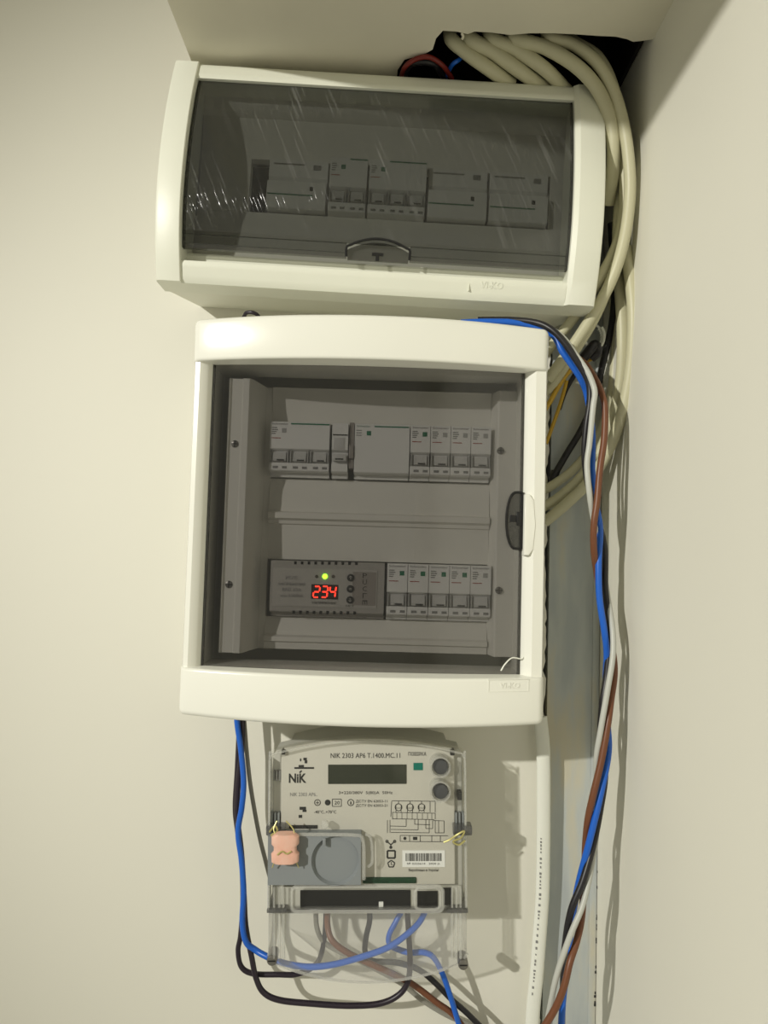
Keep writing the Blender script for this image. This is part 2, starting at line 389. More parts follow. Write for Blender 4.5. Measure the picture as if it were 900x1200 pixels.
def breaker(fr, label, xc, zt, zb, wd, poles, hf, h0, group=None, line=False, sq='green', name='circuit_breaker', cat='circuit breaker', brand=True):
    t = thing(name, label, cat, fr, xc, 0, zb, group); H = zt - zb; pw = wd / poles
    bm = bmesh.new(); dev_body(bm, wd, H, 0, hf, h0, 1); finish('body', bm, 'brk', t)
    a, b = H - H * .56, H - H * .83
    for i in range(poles):
        c = -wd / 2 + pw * (i + .5)
        bm = bmesh.new()
        loft(bm, [[(x, -(hf - .0046), a - .0022), (x, -(hf - .0030), a - .0024), (x, -(hf + .0008), b + .0034), (x, -(hf + .0004), b + .0012), (x, -(hf - .0030), b + .0006), (x, -(hf - .0046), b + .0006)]
                  for x in (c - pw * .30, c + pw * .34)])
        tg = finish('toggle', bm, 'toggle', t)
        bm = bmesh.new(); box(bm, c - pw * .10, c + pw * .26, hf + .0003, hf + .0009, b + .0013, b + .0026); finish('toggle_mark', bm, 'ink', tg)
        bm = bmesh.new(); box(bm, c - pw * .46, c - pw * .40, hf - .0045, hf - .0004, b + .0002, a - .0012); box(bm, c + pw * .40, c + pw * .46, hf - .0045, hf - .0004, b + .0002, a - .0012)
        stuff(finish('toggle_guard', bm, 'brkgrey', t))
        bm = bmesh.new()
        for dx, wv in ((-.30, .26), (.16, .24)):
            box(bm, c + pw * dx, c + pw * (dx + wv), hf - .0010, hf - .0006, .0020, .0042)
        stuff(finish('terminal_marks', bm, 'inkgrey', t))
    c = -wd / 2 + pw * .5
    if brand: text('brand_name', 'Schneider', t, 'ink', c, H - .0022, hf + .0001, width=pw * .80, height=.0017)
    if sq:
        s = .0021; xs = c + pw * .22
        bm = bmesh.new(); box(bm, xs - s, xs + s, hf - .0002, hf + .0002, H * .815 - s, H * .815 + s); finish('green_mark' if sq == 'green' else 'grey_mark', bm, sq, t)
    bm = bmesh.new()
    for j, (zz, x0, x1) in enumerate(((.87, -.40, -.14), (.83, -.40, -.10), (.79, -.40, -.16), (.75, -.40, -.20))):
        box(bm, c + pw * x0, c + pw * x1, hf - .0001, hf + .0001, H * zz - .0005, H * zz + .0005)
    stuff(finish('printed_lines', bm, 'inkgrey', t))
    bm = bmesh.new(); box(bm, c - pw * .40, c + pw * .06, hf - .0001, hf + .0001, H * .66 - .0004, H * .66 + .0004); finish('red_print_line', bm, 'redprint', t)
    if line:
        bm = bmesh.new(); box(bm, -wd / 2 + pw * 1.05, wd / 2 - .0005, hf - .0002, hf + .00025, H - .0026, H - .0013); finish('green_line', bm, 'green', t)
    return t

def blank_module(fr, label, xc, zt, zb, wd, hf, h0, sq='green'):
    t = thing('residual_current_device', label, 'breaker', fr, xc, 0, zb); H = zt - zb
    bm = bmesh.new(); dev_body(bm, wd, H, 0, hf, h0); finish('body', bm, 'brk', t)
    x0 = -wd / 2
    text('brand_name', 'Schneider', t, 'green', x0 + wd * .16, H - .0024, hf + .0001, width=wd * .24, height=.0017)
    bm = bmesh.new(); box(bm, x0 + wd * .36, x0 + wd * .98, hf - .0002, hf + .00025, H - .0030, H - .0018); finish('green_line', bm, 'green', t)
    bm = bmesh.new(); box(bm, x0 + wd * .22, x0 + wd * .30, hf - .0002, hf + .0002, H * .76, H * .76 + .0042); finish('green_mark', bm, sq, t)
    bm = bmesh.new()
    for zz in (.86, .81, .76): box(bm, x0 + wd * .03, x0 + wd * .13, hf - .0001, hf + .0001, H * zz - .0004, H * zz + .0004)
    stuff(finish('printed_lines', bm, 'inkgrey', t))
    return t

# ------------------------------------------------------------------ LARGE BOX (two rows)
lb = thing('distribution_box', 'large white wall box with smoked door showing two rows of breakers and a red display', 'fuse box', LF)
W2, H2 = .1535, .1683
def hcov(x): return .132 - .021 * (x / W2) ** 2
def band(bm, zo, zi, back, bow):
    """cover band from outer edge zo to inner edge zi, bowed towards the viewer, rounded corners"""
    secs = []; re = .006
    xs = [-W2 + d for d in (0, .0006, .0015, .003, .0045, .006)] + [-W2 + .006 + (2 * W2 - .012) * i / 30 for i in range(1, 30)] + [W2 - d for d in (.006, .0045, .003, .0015, .0006, 0)]
    sg = 1 if zo > zi else -1; tl = .0007 if sg > 0 else 0
    for x in xs:
        d = min(x + W2, W2 - x); drop = re - math.sqrt(max(0, re * re - max(0, re - d) ** 2))
        hf = hcov(x) - drop; o = zo + sg * bow * (1 - (x / W2) ** 2) - sg * drop * .45
        r = .005; s = [(back, o)]
        for a in (90, 70, 50, 30, 15, 0): s.append((hf + tl - r + r * math.cos(R(a)), o - sg * r + sg * r * math.sin(R(a))))
        r = .0025
        for a in (0, 30, 60, 90): s.append((hf - tl - r + r * math.cos(R(a)), zi + sg * r - sg * r * math.sin(R(a))))
        s.append((back, zi)); secs.append([(x, -h, z) for h, z in s])
    loft(bm, secs)
bm = bmesh.new(); band(bm, H2, .1320, .060, .0015); finish('cover_top_band', bm, 'cover', lb)
bm = bmesh.new(); band(bm, -H2, -.1290, .060, .0015); botband = finish('cover_bottom_band', bm, 'cover', lb)
bm = bmesh.new()
zz = [-.1295 + .2620 * i / 8 for i in range(9)]
s = [(-W2 + .0005, .060), (-W2 + .0002, .103), (-W2 + .0020, .1070), (-W2 + .006, .1080), (-.1420, .1050), (-.1385, .1000), (-.1385, .060)]
loft(bm, [[(x, -h, z) for x, h in s] for z in (zz[0], zz[-1])]); finish('cover_side_strip', bm, 'cover', lb)
bm = bmesh.new()
s = [(W2 - .0005, .060), (W2 - .0002, .1040), (W2 - .002, .1080), (.1425, .1095), (.1378, .1040), (.1345, .0985), (.1345, .060)]
loft(bm, [[(x, -h, z) for x, h in s] for z in (zz[0], zz[-1])]); rs = finish('cover_side_strip', bm, 'cover', lb)
# finger notch in the right strip beside the latch
lx, lz = LF.loc(612, 615, .105)
bm = bmesh.new(); prism(bm, [(.1346, lz - .026), (.1385, lz - .026), (.1425, lz - .021), (.1435, lz), (.1425, lz + .021), (.1385, lz + .026), (.1346, lz + .026)], .095, .1100, .0008)
finish('latch_surround', bm, 'cover', rs)
# base box
bm = bmesh.new(); b0, b1, zb0, zb1 = -.1465, .1385, -.158, .158; th = .0025
box(bm, b0, b0 + th, 0, .070, zb0, zb1); box(bm, b1 - th, b1, 0, .070, zb0, zb1)
box(bm, b0 + th, b1 - th, 0, .070, zb1 - th, zb1); box(bm, b0 + th, b1 - th, 0, .070, zb0, zb0 + th); box(bm, b0 + th, b1 - th, 0, .003, zb0 + th, zb1 - th)
finish('base', bm, 'base', lb)
# inner cover: rails, sunk centre with two windows, ledges
ip = bpy.data.objects.new('inner_cover', None); COL.objects.link(ip); ip.parent = lb
WL, WR = LF.loc(315.2, 525, .066)[0], LF.loc(577, 525, .066)[0]
r1t, r1b = LF.loc(445, 497, .066)[1], LF.loc(445, 554.5, .066)[1]
r2t, r2b = LF.loc(445, 660, .066)[1], LF.loc(445, 720, .066)[1]
bm = bmesh.new()
s = [(-.1270, .040), (-.1270, .0855), (-.1255, .0875), (-.1240, .0855), (-.1150, .0855), (-.1135, .0875), (-.1085, .0875), (-.1060, .085), (-.0985, .053), (WL, .052), (WL, .040)]
loft(bm, [[(x, -h, z) for x, h in s] for z in (-.1195, .1235)]); finish('left_rail', bm, 'panel', ip)
bm = bmesh.new()
s = [(.1360, .040), (.1360, .066), (.1185, .0675), (.1170, .0665), (WR + .0005, .0530), (WR, .0515), (WR, .040)]
loft(bm, [[(x, -h, z) for x, h in s] for z in (-.1195, .1235)]); finish('right_rail', bm, 'panel', ip)
for k, (a, b) in enumerate(((.1235, r1t + .001), (r1b - .006, r2t + .001), (r2b - .006, -.1195))):
    bm = bmesh.new()
    top = .066 if k != 0 else .060
    s = [(.040, a), (.056, a), (.0545, a - .004), (.0525, b + .010), (.0500, b), (.040, b)] if k != 1 else \
        [(.040, a), (.0500, a), (.0535, a - .012), (.0545, .0075), (.0600, .0060), (.0600, .0010), (.0560, -.0010), (.0555, -.0040), (.0530, -.0050), (.0515, b), (.040, b)]
    if k == 2: s = [(.040, a), (.0500, a), (.0540, a - .012), (.0545, -.1065), (.0590, -.1080), (.0590, -.1120), (.0555, -.1135), (.0550, b), (.040, b)]
    loft(bm, [[(x, -h, z) for h, z in s] for x in (WL, WR)]); finish('cross_panel', bm, 'panel', ip)
for u, v, hs in ((275, 520, .0865), (268, 685, .0865), (587, 528, .069), (585, 692, .069)):
    x, z = LF.loc(u, v, hs); bm = bmesh.new(); cyl(bm, x, z, hs - .009, hs, .0034, 16, .0008); sc = finish('screw', bm, 'screw', lb)
    bm = bmesh.new(); box(bm, x - .003, x + .003, hs - .0002, hs + .0002, z - .0005, z + .0005); box(bm, x - .0005, x + .0005, hs - .0002, hs + .0002, z - .003, z + .003); finish('cross_slot', bm, 'dark', sc)
# smoked door
def hdoor(x): return .1085 - .0095 * (x / .138) ** 2
bm = bmesh.new(); N = 28; secs = []
for i in range(N + 1):
    x = -.1378 + .2720 * i / N; h = hdoor(x); secs.append([(x, -h, -.1288), (x, -h, .1318), (x, -(h - .0022), .1318), (x, -(h - .0022), -.1288)])
loft(bm, secs); ld_ = finish('door', bm, 'door', lb)
for a_, b_ in ((-.1383, -.1365), (.1324, .1344)): bx('door_edge', 'latch', ld_, a_, b_, .0972, .0998, -.1288, .1318)
# latch
x0, z0 = LF.loc(592, 610, .101)[0], 0
zt_, zb_ = LF.loc(602, 577, .101)[1], LF.loc(602, 643, .101)[1]; xr = .1338; xl = LF.loc(593, 610, .101)[0]; zc = (zt_ + zb_) / 2
arc = [(xr, zb_), (xr, zt_), (xr - .006, zt_)] + [(xl + (xr - .006 - xl) * (1 - math.cos(R(a))), zc + (zt_ - zc) * math.sin(R(a))) for a in (75, 60, 45, 30, 15, 0, -15, -30, -45, -60, -75)] + [(xr - .006, zb_)]
bm = bmesh.new(); prism(bm, arc, .0985, .1025, .0006); la = finish('latch', bm, 'latch', lb)
bm = bmesh.new()
for i in range(len(arc)):
    p, q = arc[i], arc[(i + 1) % len(arc)]
    tube_bm(bm, [Vector((p[0], -.1028, p[1])), Vector((q[0], -.1028, q[1]))], .0011, 6, 1)
finish('latch_rim', bm, 'dark', la)
kx, kz = LF.loc(607, 608, .103); bm = bmesh.new(); box(bm, kx - .0012, kx + .0028, .1024, .1040, kz - .006, kz + .006, bev=.0004); box(bm, kx - .0070, kx - .0012, .1020, .1030, kz - .003, kz + .003, bev=.0003)
finish('latch_key', bm, 'dark', la)
# embossed maker plate
px, pz = LF.loc(596, 803, .118)
def hb(x): return hcov(x)
bm = bmesh.new()
for (a, b, c, d) in ((-.0175, .0175, -.0052, -.0046), (-.0175, .0175, .0046, .0052), (-.0175, -.0169, -.0046, .0046), (.0169, .0175, -.0046, .0046)):
    n = 8
    secs = []
    for i in range(n + 1):
        x = px + a + (b - a) * i / n; h = hb(x) + .00035; secs.append([(x, -h, pz + c), (x, -h, pz + d), (x, -(h - .002), pz + d), (x, -(h - .002), pz + c)])
    loft(bm, secs)
finish('maker_plate_rim', bm, 'cover', botband)
lg = text('maker_logo', 'VI-KO', botband, 'cover', px + .001, pz, hb(px) + .0006, width=.017, height=.0046, extr=.0006, bold=.0002)
for v in lg.data.vertices: v.co.y = -(hcov(v.co.x) + (.0004 if -v.co.y > hb(px) + .0006 else -.001))
# --- upper row devices
HF, H0 = .066, .0405
def span(u0, u1, v): return LF.loc(u0, v, HF)[0], LF.loc(u1, v, HF)[0]
a, b = span(315.5, 386, 525)
breaker(LF, 'white three-pole breaker with a green top line at the end of the upper row', (a + b) / 2, r1t, r1b, b - a, 3, HF, H0, line=True, sq='brkgrey')
a, b = span(388.5, 408, 525)
t = thing('auxiliary_contact', 'narrow white toggle unit between the three-pole breaker and the blank module', 'breaker unit', LF, (a + b) / 2, 0, r1b)
bm = bmesh.new(); dev_body(bm, b - a, r1t - r1b, 0, HF + .001, H0, 1); finish('body', bm, 'brk', t)
H = r1t - r1b; wd = b - a
bm = bmesh.new(); box(bm, -wd * .42, wd * .42, HF - .0030, HF + .0030, H * .22, H * .36, bev=.0006); box(bm, -wd * .38, wd * .30, HF, HF + .0016, H * .46, H * .70, bev=.0005); tg = finish('toggle', bm, 'toggle', t)
bm = bmesh.new(); box(bm, -wd * .44, wd * .46, HF + .0009, HF + .0013, H * .74, H * .765); box(bm, -wd * .25, wd * .25, HF + .0028, HF + .0032, H * .24, H * .27); stuff(finish('printed_lines', bm, 'ink', t))
a, b = span(409, 414.5, 525)
t = thing('gap_shade', 'thin brown-grey strip coloured as the shaded gap between toggle unit and blank module', 'gap_shade', LF, (a + b) / 2, 0, r1b)
bm = bmesh.new(); box(bm, -(b - a) / 2, (b - a) / 2, H0, HF - .002, .004, H + .001); box(bm, -(b - a) / 2, (b - a) / 2, HF - .002, HF + .002, H * .28, H * .55, bev=.0005); finish('strip', bm, 'relaydark', t)  # brown-grey colour stands in for the shaded gap between the two modules
a, b = span(415, 480, 525)
blank_module(LF, 'wide blank white module with a green line beside the four single breakers', (a + b) / 2, r1t, r1b, b - a, HF, H0)
a, b = span(480.5, 575.5, 525); wd = (b - a) / 4
for i, nb in enumerate(('touching the blank module', 'second after the blank module', 'third after the blank module', 'last of the upper row by the screw')):
    breaker(LF, f'white single-pole breaker in the upper row, {nb}', a + wd * (i + .5), r1t, r1b, wd, 1, HF, H0, 'single breakers of the upper row', sq='green' if i == 0 else 'brkgrey')
# --- lower row: five breakers and the voltage relay
a, b = span(453, 575.5, 690); wd = (b - a) / 5
for i, nb in enumerate(('touching the grey relay', 'second after the grey relay', 'third after the grey relay', 'fourth after the grey relay', 'last of the lower row by the screw')):
    breaker(LF, f'white single-pole breaker in the lower row, {nb}', a + wd * (i + .5), r2t, r2b, wd, 1, HF, H0, 'single breakers of the lower row', sq='green' if i < 4 else 'brkgrey')
a, b = span(316, 450.5, 690)
HR = .0665; xc = (a + b) / 2; zc = (r2t + r2b) / 2
rl = thing('voltage_relay', 'grey voltage relay with a red 234 display and green lamp', 'relay', LF, xc, 0, r2b)
def rp(u, v): 
    x, z = LF.loc(u, v, HR); return x - xc, z - r2b
H = r2t - r2b; wd = b - a
bm = bmesh.new(); dev_body(bm, wd, H, 0, HR - .001, H0); finish('case', bm, 'relay', rl)
(x0, z1), (x1, z0) = rp(320, 665), rp(441, 713)
bm = bmesh.new(); prism(bm, rr(x0, x1, z0, z1, .0006, 2), HR - .0012, HR - .0002); finish('face_label', bm, 'relayface', rl)
(x0, z1), (x1, z0) = rp(413.5, 670), rp(440, 710)
bm = bmesh.new(); prism(bm, rr(x0, x1, z0, z1, .0006, 2), HR - .0006, HR); finish('dark_panel', bm, 'relaydark', rl)
bm = bmesh.new(); box(bm, wd / 2 - .0002, wd / 2 + .0012, H0, HR - .0012, -.001, H); finish('side_gap_shade', bm, 'darkgap', rl)  # black strip stands in for the shade in the gap beside the relay
for row, (v0, us) in enumerate(((659.5, [346 + 7.95 * i for i in range(10)]), (717.5, [344 + 7.95 * i for i in range(10)]))):
    for u in us:
        x, z = rp(u, v0 + (u - 346) * .012); bm = bmesh.new(); box(bm, x - .0012, x + .0012, HR - .0014, HR - .0008, z - .0014, z + .0014); finish('vent_hole', bm, 'darkgap', rl)
(x0, z1), (x1, z0) = rp(365, 684.5), rp(396, 702.5)
bm = bmesh.new(); prism(bm, rr(x0, x1, z0, z1, .0006, 2), HR - .0004, HR + .0003); dp = finish('display', bm, 'ledbg', rl)
SEG = {'2': 'abged', '3': 'abgcd', '4': 'fgbc'}
dw, dh = .0052, .0098
for i, ch in enumerate('234'):
    cx, cz = rp(371 + 9.4 * i, 693.5)
    P = dict(a=((-.5, 1), (.5, 1)), g=((-.5, 0), (.5, 0)), d=((-.5, -1), (.5, -1)), f=((-.5, 1), (-.5, 0)), b=((.5, 1), (.5, 0)), e=((-.5, 0), (-.5, -1)), c=((.5, 0), (.5, -1)))
    bm = bmesh.new()
    for s_ in SEG[ch]:
        (ax, az), (bx_, bz) = P[s_]; sl = .10
        p = Vector((cx + (ax + sl * az) * dw, 0, cz + az * dh / 2)); q = Vector((cx + (bx_ + sl * bz) * dw, 0, cz + bz * dh / 2)); d = (q - p).normalized(); p += d * .0006; q -= d * .0006
        n_ = Vector((-d.z, 0, d.x)) * .00062
        prism(bm, [((p + n_).x, (p + n_).z), ((p - n_).x, (p - n_).z), ((q - n_).x, (q - n_).z), ((q + n_).x, (q + n_).z)], HR, HR + .0006)
    finish('digit', bm, 'led', dp)
for u, mt in ((371, 'ledoff'), (380.8, 'ledg'), (390.5, 'ledoff')):
    x, z = rp(u, 675.5); bm = bmesh.new(); cyl(bm, x, z, HR - .0004, HR + .0008, .0024 if mt == 'ledg' else .0015, 16, .0004); finish('indicator_lamp', bm, mt, rl)
for k, v in enumerate((677, 690, 703)):
    x, z = rp(411 - k * .4, v); bm = bmesh.new(); cyl(bm, x, z, HR - .0004, HR + .0012, .0034, 20, .0004); bt = finish('button', bm, 'dark', rl)
    bm = bmesh.new(); hh = HR + .0013; sg = 1 if k == 0 else -1
    if k == 1: seg2(bm, (x - .0012, z + .0004), (x + .0012, z + .0004), .0004, hh); seg2(bm, (x - .0012, z - .0006), (x + .0012, z - .0006), .0004, hh)
    else:
        seg2(bm, (x, z - .0016), (x, z + .0016), .0005, hh); seg2(bm, (x, z + sg * .0016), (x - .0012, z + sg * .0004), .0005, hh); seg2(bm, (x, z + sg * .0016), (x + .0012, z + sg * .0004), .0005, hh)
    finish('arrow', bm, 'relayface', bt)
for body, u, v, wpx, hpx in (('РЕЛЕ', 342, 677, 14, 4), ('НАПРЯЖЕНИЯ', 342, 684.5, 31, 3.4), ('RN2 63A', 342, 691, 22, 4), ('max 63A/80A', 342, 698, 26, 3.6), ('НАПРЯЖЕНИЕ', 380, 706.5, 28, 2.6), ('SET', 410, 710, 10, 1.8)):
    x, z = rp(u, v); text('lettering', body, rl, 'inkgrey' if u < 350 else 'ink', x, z, HR + .0001, width=wpx / 1.29e3, height=hpx / 1.29e3)
for ch, v in zip('PUCГE', (674.5, 682, 690, 698, 706)):
    x, z = rp(427.5, v); text('lettering', ch, rl, 'ink', x, z, HR + .0001, width=.0040 if ch != 'E' else .0040, height=.0044, rot=-90 if ch == 'E' else 0, bold=.00003)
# scrap of film caught in the door corner
cable('film_scrap', 'thin white scrap of film caught at the lower door corner above the maker plate', 'white_w', ((587, 786, 107), (592, 778, 107), (600, 771, 106), (610, 772, 104), (613, 770, 104)), .0006, 'film scrap', n=6)

# ------------------------------------------------------------------ UPPER BOX
ub = thing('distribution_box', 'wide white wall box with a dark film-covered door, mounted under the lowered ceiling', 'fuse box', UF)
UW, UH = .1960, .1030
def hf_(z): return .112 - (.022 * ((z + .02) / .123) ** 2 if z > -.02 else .018 * ((z + .02) / .083) ** 2)
ZL = [-UH + 2 * UH * i / 20 for i in range(21)]
def cheek(x0, x1, round_side):
    bm = bmesh.new(); secs = []
    for i, z in enumerate(ZL):
        h = hf_(z); r = .0035; dz = 0
        if round_side < 0: s = [(x0, .066), (x0, h - r), (x0 + r * .3, h - r * .3), (x0 + r, h), (x1 - .0006, h), (x1, h - .0006), (x1, .066)]
        else: s = [(x0, .066), (x0, h - .003), (x0 + .004, h), (x1 - r, h), (x1 - r * .3, h - r * .3), (x1, h - r), (x1, .066)]
        secs.append([(x, -hh, z) for x, hh in s])
    loft(bm, secs); return finish('cover_cheek', bm, 'frame', ub)
cheek(-UW, -.1735, -1); cheek(.1690, UW, 1)
def bar(z0, z1, dh, nm):
    bm = bmesh.new(); n = 6; s = [(.066, z0)] + [(hf_(z0 + (z1 - z0) * i / n) - dh - (.0015 if i in (0, n) else 0), z0 + (z1 - z0) * i / n) for i in range(n + 1)] + [(.066, z1)]
    loft(bm, [[(x, -h, z) for h, z in s] for x in (-.1735, .1690)]); return finish(nm, bm, 'frame', ub)
bar(.0865, UH, .0025, 'cover_top_bar'); bb = bar(-UH, -.0850, .0025, 'cover_bottom_bar')
bar(-.0850, -.0720, .0220, 'door_sill')
# base with draft towards the wall
bm = bmesh.new()
def rect(x, zt, zb, h): return [(-x, -h, zb), (x, -h, zb), (x, -h, zt), (-x, -h, zt)]
A, B = rect(.1945, UH - .0015, -UH + .0015, .0655), rect(.181, UH - .006, -UH + .010, .0)
A2, B2 = rect(.1915, UH - .0045, -UH + .0045, .0655), rect(.178, UH - .009, -UH + .013, .003)
v = [[bm.verts.new(p) for p in q] for q in (A, B, A2, B2)]
for i in range(4):
    j = (i + 1) % 4
    bm.faces.new((v[0][i], v[0][j], v[1][j], v[1][i])); bm.faces.new((v[2][i], v[2][j], v[3][j], v[3][i])); bm.faces.new((v[0][i], v[0][j], v[2][j], v[2][i]))
bm.faces.new(v[1]); bm.faces.new(v[3]); finish('base', bm, 'base', ub)
# inner cover with the single slot
HU = .060
sx0, sx1 = UF.loc(290, 225, HU)[0], UF.loc(645, 245, HU)[0]
szt, szb = UF.loc(440, 190, HU)[1], UF.loc(440, 253, HU)[1]
pc = bpy.data.objects.new('inner_cover', None); COL.objects.link(pc); pc.parent = ub
rz = UF.loc(440, 142, HU)[1]
bm = bmesh.new(); s = [(.044, UH - .010), (.070, UH - .010), (.064, rz + .004), (.060, rz), (.056, rz - .002), (.053, szt), (.044, szt)]
loft(bm, [[(x, -h, z) for h, z in s] for x in (-.176, .172)]); finish('upper_panel', bm, 'panel', pc)
bm = bmesh.new(); s = [(.044, szb), (.053, szb), (.057, szb - .012), (.062, -.078), (.044, -.078)]
loft(bm, [[(x, -h, z) for h, z in s] for x in (-.176, .172)]); finish('lower_panel', bm, 'panel', pc)
for x0, x1, xx in ((-.176, sx0, -1), (sx1, .172, 1)): bx('end_panel', 'panel', pc, x0, x1, .044, .053, szb, szt)
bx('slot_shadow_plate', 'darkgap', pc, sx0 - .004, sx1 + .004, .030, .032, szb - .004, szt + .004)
# door, film, latch
def hdr(z): return hf_(z) - .0075
dz0, dz1 = -.0735, .0863; dx0, dx1 = -.1730, .1685
lx0, lx1 = UF.loc(405.5, 300, .1)[0], UF.loc(480, 300, .1)[0]; ltz = UF.loc(441, 281, .1)[1]; lsz = UF.loc(441, 289, .1)[1]
bm = bmesh.new(); NZ = 16
def sheet(bm, x0, x1, z0, z1, off, th, n=12):
    secs = []
    for i in range(n + 1):
        z = z0 + (z1 - z0) * i / n; h = hdr(z) + off; secs.append([(x0, -h, z), (x1, -h, z), (x1, -(h - th), z), (x0, -(h - th), z)])
    loft(bm, secs)
sheet(bm, dx0, dx1, lsz + .002, dz1, 0, .0022, 14)
sheet(bm, dx0, lx0, dz0 + .004, lsz + .002, 0, .0022, 4); sheet(bm, lx1, dx1, dz0 + .004, lsz + .002, 0, .0022, 4)
ud = finish('door', bm, 'udoor', ub)
for a_, b_ in ((dx0, lx0), (lx1, dx1)):
    bm = bmesh.new(); sheet(bm, a_, b_, dz0, dz0 + .004, .0, .004, 2); finish('door_lip', bm, 'latch', ud)
for a_ in (dx0, dx1 - .0016):
    bm = bmesh.new(); sheet(bm, a_, a_ + .0016, dz0, dz1, .0004, .004, 12); finish('door_side_lip', bm, 'latch', ud)
cxl = (lx0 + lx1) / 2; hwl = (lx1 - lx0) / 2
arc = [(cxl + hwl * t / 8, ltz - (ltz - lsz + .002) * (t / 8) ** 2) for t in range(-8, 9)]
hl_ = hdr(lsz)
bm = bmesh.new()
P = [Vector((lx0, -hdr(dz0) - .0012, dz0))] + [Vector((x, -hdr(z) - .0012, z)) for x, z in arc] + [Vector((lx1, -hdr(dz0) - .0012, dz0))]
tube_bm(bm, P, .0011, 6, 3); finish('latch_arch', bm, 'dark', ud)
bm = bmesh.new(); prism(bm, [(lx0 + .001, dz0 - .001), (lx1 - .001, dz0 - .001)] + arc[::-1], hl_ - .007, hl_ - .0052); lt = finish('latch', bm, 'latch', ub)
bm = bmesh.new(); box(bm, cxl - .0055, cxl + .0045, hl_ - .005, hl_ - .004, lsz - .006, lsz - .0035); box(bm, cxl - .002, cxl + .001, hl_ - .005, hl_ - .004, lsz - .011, lsz - .006); finish('latch_key', bm, 'dark', lt)
# clear protective film still on the door, slightly crinkled
bm = bmesh.new(); nx, nz = 70, 34; g = []
for j in range(nz + 1):
    row = []
    for i in range(nx + 1):
        x = dx0 + .0018 + (dx1 - dx0 - .0036) * i / nx; z = lsz + .004 + (dz1 - lsz - .006) * j / nz
        e = min(i, nx - i) / nx; am = .0009 * (math.exp(-e * 14) + .12)
        row.append(bm.verts.new((x, -(hdr(z) + .0012 + am * (math.sin(i * 2.1 + j * .9) + math.sin(i * .7 - j * 1.7)) * .4 + am * .5), z)))
    g.append(row)
for j in range(nz):
    for i in range(nx): bm.faces.new((g[j][i], g[j][i + 1], g[j + 1][i + 1], g[j + 1][i]))
finish('protective_film', bm, 'film', ud, 180)
# scuffs in the frame corners and the embossed logo
px, pz = UF.loc(573, 336, .093)
ul = text('maker_logo', 'VI-KO', bb, 'frame', px + .002, pz, hf_(pz) - .0024, width=.020, height=.0055, extr=.0009, bold=.0002)
for v in ul.data.vertices: v.co.y = -(hf_(v.co.z) - .0025 + (.0004 if -v.co.y > hf_(pz) - .0024 else -.001))
bx('maker_line', 'frame', bb, px - .0185, px - .0180, hf_(pz) - .006, hf_(pz) - .0021, pz - .006, pz + .006)
# devices in the upper box
def uspan(u0, u1, v=225): return UF.loc(u0, v, HU)[0], UF.loc(u1, v, HU)[0]
zt_, zb_ = szt - .0005, szb + .0015
def stepped(label, u0, u1):
    a, b = uspan(u0, u1); wd = b - a; H = zt_ - zb_
    t = thing('residual_current_device', label, 'breaker', UF, (a + b) / 2, 0, zb_)
    bm = bmesh.new(); s = [(.0335, H), (HU - .004, H), (HU - .004, H * .66), (HU - .0075, H * .60), (HU + .001, H * .53), (HU + .001, .0008), (HU, 0), (.0335, 0)]
    loft(bm, [[(x, -h, z) for h, z in s] for x in (-wd / 2 + .0004, wd / 2 - .0004)]); finish('body', bm, 'brk', t)
    bm = bmesh.new(); box(bm, -wd / 2 + .001, wd * .28, HU + .0009, HU + .0013, H * .26, H * .285); finish('green_line', bm, 'green', t)
    bm = bmesh.new(); box(bm, wd * .22, wd * .28, HU + .0009, HU + .0013, H * .36, H * .44); finish('test_button', bm, 'dark', t)
    bm = bmesh.new(); box(bm, -wd * .42, wd * .10, HU - .0041, HU - .0038, H * .90, H * .93); box(bm, wd * .25, wd * .38, HU - .0041, HU - .0038, H * .82, H * .92); stuff(finish('printed_lines', bm, 'inkgrey', t))
stepped('stepped grey-white module beside the black empty gap in the film-covered box', 312, 382.5)
a, b = uspan(385, 429.5); breaker(UF, 'two-pole breaker behind the film-covered door', (a + b) / 2, zt_ + .002, zb_, b - a, 2, HU + .003, .0335, line=True, sq='green', brand=False)
a, b = uspan(431.5, 499); breaker(UF, 'three-pole breaker behind the film-covered door', (a + b) / 2, zt_ + .002, zb_, b - a, 3, HU + .003, .0335, line=True, sq='green', brand=False)
stepped('stepped module touching the three-pole breaker in the film-covered box', 501.5, 571.5)
stepped('last stepped module of the row in the film-covered box', 573.5, 643)

# ------------------------------------------------------------------ METER
mt_ = thing('electricity_meter', 'grey electricity meter with clear cover, dark display and pink seal', 'meter', MF)
def ml(u, v, h): return MF.loc(u, v, h)
def mpoly(top, bot, h, inset=0):
    """arc-topped outline between photo edges at height h"""
    x0 = ml(313.5, 1000, h)[0] + inset; x1 = ml(547.5, 1000, h)[0] - inset
    return x0, x1
HB, HFc, HC = .0565, .0605, .0690
def arctop(x0, x1, zc, za, zb, r=.006, n=14):
    pts = [(x0, zb), (x1, zb)]
    xm = (x0 + x1) / 2; hw = (x1 - x0) / 2
    prof = lambda x: zc + (za - zc) * (1 - ((x - xm) / hw) ** 2)
    for i in range(n + 1):
        x = x1 - r - (x1 - x0 - 2 * r) * i / n
        if i == 0: pts += [(x1, prof(x1) - r), (x1 - r * .12, prof(x1) - r * .5), (x1 - r * .45, prof(x1 - r) - r * .12)]
        pts.append((x, prof(x)))
        if i == n: pts += [(x0 + r * .45, prof(x0 + r) - r * .12), (x0 + r * .12, prof(x0) - r * .5), (x0, prof(x0) - r)]
    return pts
zsp = ml(430, 1067, HC)[1]
x0, x1 = mpoly(0, 0, HC)
zc_, za_ = ml(318, 884, HC)[1], ml(432, 867.5, HC)[1]
